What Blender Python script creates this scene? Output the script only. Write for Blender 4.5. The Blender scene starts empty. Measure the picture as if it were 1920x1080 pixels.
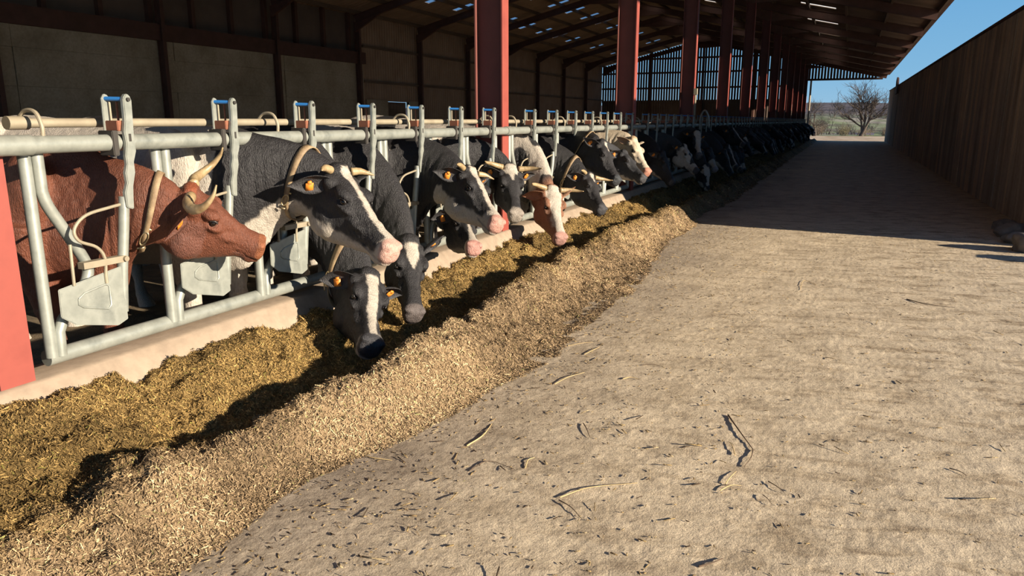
import bpy, bmesh, math, random
import numpy as np
from mathutils import Vector, Matrix, Euler

random.seed(5); np.random.seed(5)
scene = bpy.context.scene
scene.view_settings.view_transform = 'Standard'
scene.view_settings.look = 'None'
scene.view_settings.exposure = 0.14
scene.view_settings.gamma = 1.0

# ---------------------------------------------------------------- camera (x right of aisle, y along the barn, z up)
cam_d = bpy.data.cameras.new('camera'); cam = bpy.data.objects.new('camera', cam_d)
scene.collection.objects.link(cam); scene.camera = cam
cam.location = (0, 0, 1.5)
cam_d.sensor_width = 36; cam_d.lens = 36 * 1387 / 1920
cam_d.clip_end = 5000; cam_d.clip_start = .05
cam.rotation_euler = (math.radians(90 - 12.756), 0, math.radians(24.028))

# ---------------------------------------------------------------- sky and sun
world = bpy.data.worlds.new('sky'); scene.world = world; world.use_nodes = True
wn = world.node_tree; bg = wn.nodes['Background']
tc = wn.nodes.new('ShaderNodeTexCoord'); sep = wn.nodes.new('ShaderNodeSeparateXYZ')
wn.links.new(tc.outputs['Generated'], sep.inputs[0])
cr = wn.nodes.new('ShaderNodeValToRGB'); wn.links.new(sep.outputs['Z'], cr.inputs[0])
els = cr.color_ramp.elements
els[0].position = 0.0; els[0].color = (.30, .50, .66, 1)
els[1].position = 1.0; els[1].color = (.035, .12, .33, 1)
for p, c in ((.06, (.20, .43, .66)), (.20, (.11, .33, .62)), (.5, (.06, .20, .46))):
    e = els.new(p); e.color = (*c, 1)
wn.links.new(cr.outputs[0], bg.inputs[0]); bg.inputs[1].default_value = 1.0

SUN_DIR = Vector((1.0, -.12, .262)).normalized()
sun_d = bpy.data.lights.new('sun', 'SUN'); sun = bpy.data.objects.new('sun', sun_d)
scene.collection.objects.link(sun)
sun_d.energy = 10.3; sun_d.color = (1.0, .86, .68); sun_d.angle = math.radians(.6)
sun.rotation_euler = SUN_DIR.to_track_quat('Z', 'Y').to_euler(); sun.location = (30, -5, 12)
# ---------------------------------------------------------------- helpers
COL = bpy.context.scene.collection

def smooth(x, a, b):
    t = np.clip((np.asarray(x, float) - a) / (b - a), 0, 1)
    return t * t * (3 - 2 * t)

_rng = np.random.RandomState(11)
_LAT = _rng.rand(64, 64, 64).astype(np.float32)

def vnoise(x, y, z=None):
    """smooth value noise, 0..1, on arrays"""
    x = np.asarray(x, float); y = np.asarray(y, float)
    z = np.zeros_like(x) if z is None else np.asarray(z, float) + np.zeros_like(x)
    xi = np.floor(x).astype(int); yi = np.floor(y).astype(int); zi = np.floor(z).astype(int)
    xf = x - xi; yf = y - yi; zf = z - zi
    xf = xf * xf * (3 - 2 * xf); yf = yf * yf * (3 - 2 * yf); zf = zf * zf * (3 - 2 * zf)
    r = 0
    for dx in (0, 1):
        for dy in (0, 1):
            for dz in (0, 1):
                w = (xf if dx else 1 - xf) * (yf if dy else 1 - yf) * (zf if dz else 1 - zf)
                r = r + w * _LAT[(xi + dx) & 63, (yi + dy) & 63, (zi + dz) & 63]
    return r

def fbm(x, y, z=None, o=4):
    r = 0; a = 1; s = 0
    for i in range(o):
        r = r + a * vnoise(np.asarray(x) * 2 ** i + 7.3 * i, np.asarray(y) * 2 ** i + 3.1 * i,
                           None if z is None else np.asarray(z) * 2 ** i + 1.7 * i)
        s += a; a *= .5
    return r / s

def np_mesh(name, V, F, cols=None, mat=None, smooth_shade=True):
    """mesh from numpy arrays; F is (n,k) int array or list of faces"""
    me = bpy.data.meshes.new(name)
    V = np.asarray(V, np.float32)
    if isinstance(F, np.ndarray):
        n, k = F.shape
        me.vertices.add(len(V)); me.vertices.foreach_set('co', V.ravel())
        me.loops.add(n * k); me.loops.foreach_set('vertex_index', F.astype(np.int32).ravel())
        me.polygons.add(n)
        me.polygons.foreach_set('loop_start', np.arange(0, n * k, k, dtype=np.int32))
        me.polygons.foreach_set('loop_total', np.full(n, k, np.int32))
    else:
        me.from_pydata([tuple(v) for v in V], [], F)
    me.update(calc_edges=True)
    if smooth_shade:
        me.polygons.foreach_set('use_smooth', np.ones(len(me.polygons), bool))
    if cols is not None:
        for nm, c in cols.items():
            at = me.color_attributes.new(nm, 'FLOAT_COLOR', 'POINT')
            c = np.asarray(c, np.float32)
            if c.ndim == 1: c = np.stack([c, c, c], 1)
            at.data.foreach_set('color', np.c_[c, np.ones(len(c))].astype(np.float32).ravel())
    if mat: me.materials.append(mat)
    return me

def link(name, me, parent=None, loc=None):
    o = bpy.data.objects.new(name, me); COL.objects.link(o)
    if parent: o.parent = parent
    if loc is not None: o.location = loc
    return o

def tag(o, label=None, cat=None, group=None, kind=None):
    if label: o['label'] = label
    if cat: o['category'] = cat
    if group: o['group'] = group
    if kind: o['kind'] = kind
    return o

def thing(name, label, cat, loc=(0, 0, 0), group=None, rz=0):
    o = bpy.data.objects.new(name, None); COL.objects.link(o)
    o.location = loc; o.rotation_euler = (0, 0, rz); o.empty_display_size = .1
    return tag(o, label, cat, group)

def copy_tree(o, parent=None):
    c = o.copy(); COL.objects.link(c)
    if parent is not None: c.parent = parent
    for ch in list(o.children): copy_tree(ch, c)
    return c

class MB:
    """collects simple solids into one mesh"""
    def __init__(s): s.V = []; s.F = []
    def add(s, V, F):
        b = len(s.V); s.V += [tuple(v) for v in V]; s.F += [tuple(i + b for i in f) for f in F]; return s
    def box(s, x0, x1, y0, y1, z0, z1):
        return s.add([(x0,y0,z0),(x1,y0,z0),(x1,y1,z0),(x0,y1,z0),(x0,y0,z1),(x1,y0,z1),(x1,y1,z1),(x0,y1,z1)],
                     [(3,2,1,0),(4,5,6,7),(0,1,5,4),(1,2,6,5),(2,3,7,6),(3,0,4,7)])
    def bar(s, p, q, w, h, up=(0, 0, 1)):
        """box beam from p to q, w across, h along up"""
        p = Vector(p); q = Vector(q); d = (q - p).normalized(); u = Vector(up)
        a = d.cross(u).normalized() * (w / 2); b = a.cross(d).normalized() * (h / 2)
        V = [e + sa * a + sb * b for e in (p, q) for sa, sb in ((-1,-1),(1,-1),(1,1),(-1,1))]
        return s.add(V, [(0,1,2,3),(7,6,5,4),(4,5,1,0),(5,6,2,1),(6,7,3,2),(7,4,0,3)])
    def tube(s, pts, r, n=12, caps=True, flat=1.0):
        """tube along pts; r number or list"""
        pts = [Vector(p) for p in pts]
        rs = [r] * len(pts) if isinstance(r, (int, float)) else list(r)
        V = []; F = []; prev = None
        for i, p in enumerate(pts):
            d = (pts[min(i + 1, len(pts) - 1)] - pts[max(i - 1, 0)]).normalized()
            if prev is None:
                a = d.orthogonal().normalized()
            else:
                a = (prev - d * prev.dot(d))
                a = a.normalized() if a.length > 1e-6 else d.orthogonal().normalized()
            prev = a; b = d.cross(a)
            for k in range(n):
                t = 2 * math.pi * k / n
                V.append(p + rs[i] * (math.cos(t) * a + flat * math.sin(t) * b))
        for i in range(len(pts) - 1):
            for k in range(n):
                F.append((i*n+k, i*n+(k+1)%n, (i+1)*n+(k+1)%n, (i+1)*n+k))
        if caps:
            F.append(tuple(range(n - 1, -1, -1))); F.append(tuple((len(pts)-1)*n + k for k in range(n)))
        return s.add(V, F)
    def prism(s, poly, axis, a, b):
        """polygon (2D) extruded along axis 0/1/2 from a to b"""
        def pt(u, v, w): return {0: (w, u, v), 1: (u, w, v), 2: (u, v, w)}[axis]
        n = len(poly)
        V = [pt(u, v, a) for u, v in poly] + [pt(u, v, b) for u, v in poly]
        F = [tuple(range(n))[::-1], tuple(range(n, 2 * n))] + [(k, (k+1)%n, n+(k+1)%n, n+k) for k in range(n)]
        return s.add(V, F)
    def build(s, name, mat, parent=None, smooth_deg=40, bevel=0, loc=None):
        me = bpy.data.meshes.new(name); me.from_pydata(s.V, [], s.F); me.update()
        bm = bmesh.new(); bm.from_mesh(me)
        bmesh.ops.recalc_face_normals(bm, faces=bm.faces)
        if bevel:
            es = [e for e in bm.edges if len(e.link_faces) == 2 and e.calc_face_angle(0) > .6]
            bmesh.ops.bevel(bm, geom=es, offset=bevel, segments=2, affect='EDGES', clamp_overlap=True)
        lim = math.radians(smooth_deg)
        for f in bm.faces: f.smooth = True
        for e in bm.edges:
            if len(e.link_faces) == 2 and e.calc_face_angle(0) > lim: e.smooth = False
        bm.to_mesh(me); bm.free()
        if mat: me.materials.append(mat)
        return link(name, me, parent, loc)

def curve_pts(P, n=8):
    """Catmull-Rom through P"""
    P = [Vector(p) for p in P]; Q = [P[0] * 2 - P[1]] + P + [P[-1] * 2 - P[-2]]; out = []
    for i in range(1, len(Q) - 2):
        for k in range(n):
            t = k / n; a, b, c, d = Q[i-1], Q[i], Q[i+1], Q[i+2]
            out.append(.5 * ((2*b) + (-a + c)*t + (2*a - 5*b + 4*c - d)*t*t + (-a + 3*b - 3*c + d)*t*t*t))
    out.append(P[-1]); return out

# ---- materials
def new_mat(name):
    m = bpy.data.materials.new(name); m.use_nodes = True
    nt = m.node_tree; b = nt.nodes['Principled BSDF']
    return m, nt, b

def N(nt, t, **kw):
    n = nt.nodes.new(t)
    for k, v in kw.items():
        if k in n.inputs.keys(): n.inputs[k].default_value = v
        else: setattr(n, k, v)
    return n

def ramp(nt, fac, stops, interp='LINEAR'):
    r = nt.nodes.new('ShaderNodeValToRGB'); r.color_ramp.interpolation = interp
    e = r.color_ramp.elements
    while len(e) < len(stops): e.new(.5)
    for el, (p, c) in zip(e, stops):
        el.position = p; el.color = (c[0], c[1], c[2], 1) if not isinstance(c, (int, float)) else (c, c, c, 1)
    nt.links.new(fac, r.inputs[0]); return r.outputs[0]

def mixc(nt, fac, a, b, blend='MIX'):
    m = nt.nodes.new('ShaderNodeMix'); m.data_type = 'RGBA'; m.blend_type = blend
    for sock, v in ((m.inputs[0], fac), (m.inputs[6], a), (m.inputs[7], b)):
        if isinstance(v, bpy.types.NodeSocket): nt.links.new(v, sock)
        elif isinstance(v, (int, float)): sock.default_value = v
        else: sock.default_value = (*v, 1)
    return m.outputs[2]

def coords(nt, scale=(1, 1, 1), which='Object', rot=(0, 0, 0)):
    tc = nt.nodes.new('ShaderNodeTexCoord'); mp = nt.nodes.new('ShaderNodeMapping')
    mp.inputs['Scale'].default_value = scale; mp.inputs['Rotation'].default_value = rot
    nt.links.new(tc.outputs[which], mp.inputs[0]); return mp.outputs[0]

def noise(nt, vec, scale, detail=4, rough=.55, dist=0):
    n = N(nt, 'ShaderNodeTexNoise', Scale=scale, Detail=detail, Roughness=rough, Distortion=dist)
    nt.links.new(vec, n.inputs['Vector']); return n.outputs[0]

def bump(nt, b, h, strength=.3, dist=.01):
    n = N(nt, 'ShaderNodeBump', Strength=strength, Distance=dist)
    nt.links.new(h, n.inputs['Height']); nt.links.new(n.outputs[0], b.inputs['Normal']); return n

def rgb(r, g, b):
    """sRGB 0-255 to linear"""
    return tuple(((c / 255) / 12.92 if c <= 10 else (((c / 255) + .055) / 1.055) ** 2.4) for c in (r, g, b))

def mottled(name, c1, c2, scale=4, rough=.7, metal=0, bs=.2, bd=.004, spec=.5, stretch=(1, 1, 1), c3=None):
    m, nt, b = new_mat(name)
    v = coords(nt, stretch); n1 = noise(nt, v, scale, 6, .6)
    st = [(.3, c1), (.7, c2)] if c3 is None else [(.25, c1), (.5, c2), (.72, c3)]
    nt.links.new(ramp(nt, n1, st), b.inputs['Base Color'])
    b.inputs['Roughness'].default_value = rough; b.inputs['Metallic'].default_value = metal
    b.inputs['Specular IOR Level'].default_value = spec
    if bs: bump(nt, b, noise(nt, v, scale * 8, 4), bs, bd)
    return m
# ---------------------------------------------------------------- cows
# A cow is grown once in a straight rest pose (facing +x, withers near x=0), fused to one skin with a voxel
# remesh, coloured from its rest coordinates and then bent at the neck into the pose wanted.
XN0, XN1 = .12, .84            # neck start / atlas in the rest pose
ZA, ZB = 1.03, 1.155           # centre line heights there

def mat_coat():
    m, nt, b = new_mat('coat')
    a = N(nt, 'ShaderNodeVertexColor', layer_name='Col')
    v = coords(nt, (1, 1, 1)); h = noise(nt, v, 26, 5, .65)
    v2 = coords(nt, (60, 60, 9)); h2 = noise(nt, v2, 3.2, 3, .6)
    c = mixc(nt, .5, a.outputs[0], ramp(nt, h2, [(.3, .35), (.7, 1.0)]), 'MULTIPLY')
    c = mixc(nt, .35, c, ramp(nt, h, [(.3, .45), (.7, 1.0)]), 'MULTIPLY')
    c = mixc(nt, 1.0, c, (1.2, 1.2, 1.2), 'MULTIPLY')
    nt.links.new(c, b.inputs['Base Color'])
    w = N(nt, 'ShaderNodeVertexColor', layer_name='Wet')
    r = N(nt, 'ShaderNodeMapRange'); nt.links.new(w.outputs[0], r.inputs[0])
    r.inputs[3].default_value = .52; r.inputs[4].default_value = .46
    nt.links.new(r.outputs[0], b.inputs['Roughness'])
    b.inputs['Specular IOR Level'].default_value = .38
    s = N(nt, 'ShaderNodeMath', operation='ADD'); nt.links.new(h2, s.inputs[0]); nt.links.new(h, s.inputs[1])
    h3 = noise(nt, coords(nt, (1, 1, .35)), 170, 3, .6); s2 = N(nt, 'ShaderNodeMath', operation='ADD'); nt.links.new(s.outputs[0], s2.inputs[0]); nt.links.new(h3, s2.inputs[1])
    bump(nt, b, s2.outputs[0], .75, .009)
    return m

def loft(rings, n=28):
    """rings of (x, zt, zb, wt, wb, e): closed tube along x"""
    V = []; F = []
    for (x, zt, zb, wt, wb, e) in rings:
        zc = (zt + zb) / 2; h = (zt - zb) / 2
        for k in range(n):
            t = 2 * math.pi * k / n; c, s_ = math.cos(t), math.sin(t)
            sx = math.copysign(abs(c) ** (2 / e), c); sz = math.copysign(abs(s_) ** (2 / e), s_)
            w = wb + (wt - wb) * (sz * .5 + .5)
            V.append((x, sx * w, zc + h * sz))
    m = len(rings)
    for i in range(m - 1):
        for k in range(n):
            F.append((i*n+k, i*n+(k+1)%n, (i+1)*n+(k+1)%n, (i+1)*n+k))
    F.append(tuple(range(n))[::-1]); F.append(tuple((m-1)*n + k for k in range(n)))
    return V, F

def ell(mb, c, r, n=12, rot=None):
    V = []; F = []
    for i in range(n + 1):
        ph = math.pi * i / n
        for k in range(n * 2):
            th = math.pi * k / n
            p = Vector((r[0]*math.sin(ph)*math.cos(th), r[1]*math.sin(ph)*math.sin(th), r[2]*math.cos(ph)))
            if rot: p = rot @ p
            V.append(p + Vector(c))
    w = 2 * n
    for i in range(n):
        for k in range(w):
            F.append((i*w+k, (i+1)*w+k, (i+1)*w+(k+1)%w, i*w+(k+1)%w))
    mb.add(V, F)

def spl(rows, n=4):
    """smooth interpolation of ring rows"""
    R = np.array(rows, float); Q = np.vstack([2*R[0]-R[1], R, 2*R[-1]-R[-2]]); out = []
    for i in range(1, len(Q) - 2):
        for k in range(n):
            t = k / n; a, b, c, d = Q[i-1], Q[i], Q[i+1], Q[i+2]
            out.append(.5*((2*b)+(-a+c)*t+(2*a-5*b+4*c-d)*t*t+(-a+3*b-3*c+d)*t*t*t))
    out.append(R[-1]); return out

def cow_rest(voxel, full=True):
    mb = MB()
    body = spl([(-1.80,1.28,1.08,.07,.07,2), (-1.76,1.37,.90,.15,.17,2.2), (-1.62,1.41,.74,.23,.24,2.3), (-1.4,1.42,.66,.26,.29,2.3),
        (-1.1,1.39,.60,.25,.31,2.3), (-.75,1.36,.56,.25,.315,2.3), (-.4,1.36,.57,.235,.29,2.2), (-.12,1.40,.61,.20,.29,2.1),
        (.08,1.385,.63,.16,.24,2.1), (.24,1.35,.69,.125,.19,2.0), (.38,1.325,.79,.105,.145,2.0), (.52,1.31,.875,.095,.118,2),
        (.68,1.30,.925,.090,.110,2), (.80,1.295,.96,.082,.102,2), (.90,1.28,1.0,.07,.085,2)])
    mb.add(*loft(body, 32))
    head = spl([(.80,1.28,1.06,.05,.05,2.2), (.85,1.318,.995,.082,.074,2.5), (.90,1.325,.965,.10,.078,2.6), (.96,1.318,.955,.108,.080,2.6), (1.03,1.308,.955,.110,.074,2.6),
        (1.09,1.290,.978,.096,.066,2.6), (1.16,1.268,1.010,.078,.060,2.5), (1.23,1.249,1.040,.064,.054,2.4), (1.30,1.236,1.068,.062,.055,2.3), (1.36,1.230,1.072,.070,.060,2.3),
        (1.40,1.222,1.075,.073,.060,2.4), (1.428,1.205,1.088,.066,.052,2.4), (1.443,1.180,1.115,.042,.036,2.2)], 4)
    mb.add(*loft(head, 32))
    for s in (-1, 1):
        ell(mb, (1.045, s*.088, 1.268), (.058, .030, .030))          # brow
        ell(mb, (1.085, s*.086, 1.205), (.06, .022, .02))            # cheek bone below the eye
        ell(mb, (1.16, s*.064, 1.17), (.09, .016, .014))             # facial crest
        ell(mb, (.990, s*.064, 1.065), (.10, .042, .095))            # jaw muscle
        ell(mb, (1.400, s*.040, 1.192), (.036, .036, .030))          # nostril wing
        ell(mb, (.93, s*.085, 1.262), (.05, .035, .04))              # ear root
        ell(mb, (-.05, s*.20, 1.10), (.17, .085, .26), rot=Euler((0, .35, 0)).to_matrix())   # shoulder
        ell(mb, (-1.5, s*.21, 1.02), (.24, .10, .27))                # thigh
        ell(mb, (-1.45, s*.19, 1.33), (.09, .06, .06))               # hook bone
    ell(mb, (.885, 0, 1.315), (.05, .062, .034))                     # poll
    ell(mb, (1.365, 0, 1.095), (.050, .050, .034))                   # chin
    # dewlap
    mb.add(*loft(spl([(.02,.72,.56,.02,.02,2),(.18,.75,.585,.028,.022,2),(.34,.85,.68,.026,.018,2),(.55,.95,.83,.022,.016,2),(.72,1.0,.93,.016,.012,2)]), 12))
    # legs
    for s in (-1, 1):
        mb.tube([(-.02,s*.20,1.0),(-.05,s*.20,.80),(-.02,s*.18,.62),(.0,s*.17,.44),(.0,s*.17,.36),(-.01,s*.17,.2),(.0,s*.17,.12),(.03,s*.17,.05),(.035,s*.17,0)],
                [.13,.11,.075,.052,.055,.034,.042,.052,.062], 14)
        mb.tube([(-1.48,s*.22,.98),(-1.42,s*.22,.82),(-1.45,s*.20,.66),(-1.60,s*.19,.48),(-1.58,s*.19,.36),(-1.56,s*.19,.2),(-1.55,s*.19,.12),(-1.51,s*.19,.05),(-1.50,s*.19,0)],
                [.16,.15,.10,.055,.05,.036,.044,.055,.065], 14)
    mb.tube([(-1.76,0,1.33),(-1.85,0,1.2),(-1.86,0,.9),(-1.85,0,.62),(-1.85,0,.45)], [.035,.03,.02,.035,.02], 10)
    ell(mb, (-1.22, 0, .62), (.20, .16, .13))                        # udder
    me = bpy.data.meshes.new('rest'); me.from_pydata(mb.V, [], mb.F); me.update()
    o = bpy.data.objects.new('rest', me); COL.objects.link(o)
    md = o.modifiers.new('r', 'REMESH'); md.mode = 'VOXEL'; md.voxel_size = voxel
    ms = o.modifiers.new('s', 'SMOOTH'); ms.factor = .5; ms.iterations = 4 if voxel < .015 else 2
    dg = bpy.context.evaluated_depsgraph_get(); dg.update()
    me2 = bpy.data.meshes.new_from_object(o.evaluated_get(dg))
    n = len(me2.vertices); V = np.zeros(n * 3, np.float32); me2.vertices.foreach_get('co', V); V = V.reshape(-1, 3).astype(float)
    nf = len(me2.polygons); F = np.zeros(nf * 4, np.int32)
    me2.polygons.foreach_get('vertices', F); F = F.reshape(-1, 4)
    Nn = np.zeros(n * 3, np.float32); me2.vertices.foreach_get('normal', Nn); Nn = Nn.reshape(-1, 3)
    bpy.data.objects.remove(o); bpy.data.meshes.remove(me); bpy.data.meshes.remove(me2)
    # carve: nostrils, mouth line, eye hollow, wrinkles
    x, y, z = V.T; ay = np.abs(y)
    d = np.zeros(n)
    dn = np.sqrt(((x-1.418)/.013)**2 + ((ay-.044)/.013)**2 + ((z-1.184)/.0085)**2); d -= .020 * np.exp(-dn**2 * .7)
    ml = 1.108 + .010 * smooth(x, 1.40, 1.28) + .0 ; m_ = np.exp(-((z - ml)/.0055)**2) * smooth(x, 1.245, 1.27); d -= .0075 * m_
    de = np.sqrt(((x-1.072)/.026)**2 + ((z-1.236)/.019)**2); d -= .012 * np.exp(-de**2) * (ay > .05)
    d += .004 * np.exp(-((de - 1.5)/.4)**2) * (ay > .05)
    hd = smooth(x, 1.1, 1.2) * smooth(x, 1.40, 1.34)
    d += .0022 * np.sin((x*.7 + z*1.2 + .01*np.sin(ay*60)) * 190) * hd * smooth(z, 1.24, 1.2) * smooth(z, 1.08, 1.12)
    d -= .007 * np.exp(-((x-1.20)/.05)**2 - ((z-1.21)/.022)**2) * (ay > .03)
    nk = smooth(x, .2, .4) * smooth(x, .86, .72)
    d += .011 * (fbm(x*34 + z*7, y*6, z*4, 2) - .5) * 2 * nk * smooth(z, 1.30, 1.10)
    d += .004 * (fbm(x*30, y*30, z*30, 2) - .5) * 2
    d += .008 * (fbm(x*5, y*5, z*5, 3) - .5) * 2 * (x < .5)
    tuft = np.exp(-((x-.9)/.06)**2) * smooth(z, 1.29, 1.32); d += .012 * tuft * (vnoise(x*90, y*90, z*90) - .2)
    V = V + Nn * d[:, None]
    return V, F

def quat_lerp(qa, qb, t):
    dot = float(np.dot(qa, qb)); qb = qb if dot > 0 else -qb; dot = abs(dot)
    th = math.acos(min(1, dot))
    if th < 1e-4: return np.repeat(qa[None], len(t), 0)
    return (np.sin((1-t)*th)[:, None]*qa + np.sin(t*th)[:, None]*qb) / math.sin(th)

def qmat(q):
    w, x, y, z = q.T
    return np.stack([np.stack([1-2*(y*y+z*z), 2*(x*y-w*z), 2*(x*z+w*y)], -1),
                     np.stack([2*(x*y+w*z), 1-2*(x*x+z*z), 2*(y*z-w*x)], -1),
                     np.stack([2*(x*z-w*y), 2*(y*z+w*x), 1-2*(x*x+y*y)], -1)], -2)

class Pose:
    """neck pose in cow-local coordinates: atlas position P and head axes Rh (columns forward, left, up)"""
    def __init__(s, P, Rh, bend=.22, hs=1.0, nf=.10, hx=1.0):
        s.hs = hs; s.nf = nf; s.hx = hx
        s.P = np.array(P, float); s.R = np.array(Rh, float)
        q = Matrix([list(r) for r in s.R]).to_quaternion(); s.q = np.array([q.w, q.x, q.y, q.z])
        A = np.array([XN0, 0, ZA]); L = np.linalg.norm(s.P - A)
        s.c = [A, A + np.array([.42 * L, 0, .04]), s.P - s.R[:, 0] * bend * L + np.array([0, 0, .05 * L]), s.P]
    def __call__(s, V):
        V = np.atleast_2d(np.asarray(V, float)); x = V[:, 0]
        u = np.clip((x - XN0) / (XN1 - XN0), 0, 1); c = s.c
        B = ((1-u)**3)[:, None]*c[0] + (3*(1-u)**2*u)[:, None]*c[1] + (3*(1-u)*u*u)[:, None]*c[2] + (u**3)[:, None]*c[3]
        Q = quat_lerp(np.array([1., 0, 0, 0]), s.q, smooth(u, .05, 1.0)); M = qmat(Q)
        zc = ZA + (ZB - ZA) * u
        off = np.stack([np.where(x > XN1, x - XN1, 0), V[:, 1], V[:, 2] - zc], -1)
        off = off * (1 + (s.hs - 1) * smooth(u, .72, 1.0))[:, None]
        off[:, 0] *= s.hx
        off[:, 2] = np.where(off[:, 2] < 0, off[:, 2] * (1 + s.nf * smooth(u, 0, .35) * (1 - smooth(u, .62, 1.0))), off[:, 2])
        out = B + np.einsum('nij,nj->ni', M, off)
        k = x < XN0; out[k] = V[k]
        return out

def ear_geo(side, droop=0, fwd=.25, L=.215, W=.062):
    """cupped leaf, rest coordinates"""
    nu, nv = 14, 9; V = []; F = []
    base = Vector((.925, side*.095, 1.262))
    ax = Vector((-.38, side*.85, -droop - .05)).normalized()
    face = Vector((fwd + .45, side*.62, -.30)); face = (face - ax * face.dot(ax)).normalized()   # opening direction
    w = ax.cross(face).normalized()
    for lay in (0, 1):
        for i in range(nu + 1):
            t = i / nu; ww = W * (math.sin(math.pi * (t * .86 + .10)) ** .8) * (1 - t ** 5 * .98) + .002
            for j in range(nv):
                a = (j / (nv - 1) - .5) * 2.3
                r = ww * 1.0
                p = base + ax * (t * L - .02) + w * (math.sin(a) * r * 1.05) + face * ((1 - math.cos(a)) * r * .9 - .016 * math.sin(t * 2.6))
                p = p - face * (.007 * (1 - t * .5)) * lay
                p = p + Vector((0, 0, -.02 * t * t))
                V.append(tuple(p))
    m = (nu + 1) * nv
    for i in range(nu):
        for j in range(nv - 1):
            a = i*nv + j; F.append((a, a+1, a+nv+1, a+nv)); b = m + a; F.append((b, b+nv, b+nv+1, b+1))
    for i in range(nu):
        for j in (0, nv - 1):
            a = i*nv + j; F.append((a, a+nv, m+a+nv, m+a))
    for j in range(nv - 1):
        a = nu*nv + j; F.append((a, a+1, m+a+1, m+a))
    return np.array(V), np.array(F), m, base, ax, face, w

def horn_pts(side, kind):
    b = Vector((.895, side*.075, 1.312)); s = side
    K = {'long': [(0,0,0),(-.005,.07*s,-.002),(.025,.145*s,.012),(.065,.19*s,.062),(.085,.192*s,.13),(.078,.175*s,.185)],
         'mid':  [(0,0,0),(-.0,.06*s,.01),(.01,.12*s,.03),(.04,.17*s,.055),(.07,.195*s,.085)],
         'stub': [(0,0,0),(.01,.05*s,.015),(.03,.09*s,.02),(.055,.12*s,.025)]}[kind]
    r0 = {'long': .033, 'mid': .026, 'stub': .022}[kind]
    P = curve_pts([b + Vector(k) for k in K], 6); n = len(P)
    R = [r0 * (1 - (i/(n-1)) ** 1.6 * .86) * (1 + .035*math.sin(i*2.1)*(i < n*.6)) for i in range(n)]
    return P, R

def blob(V, c, r):
    return np.exp(-(((V[:, 0]-c[0])/r[0])**2 + ((np.abs(V[:, 1])-c[1])/r[1])**2 + ((V[:, 2]-c[2])/r[2])**2))

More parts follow.
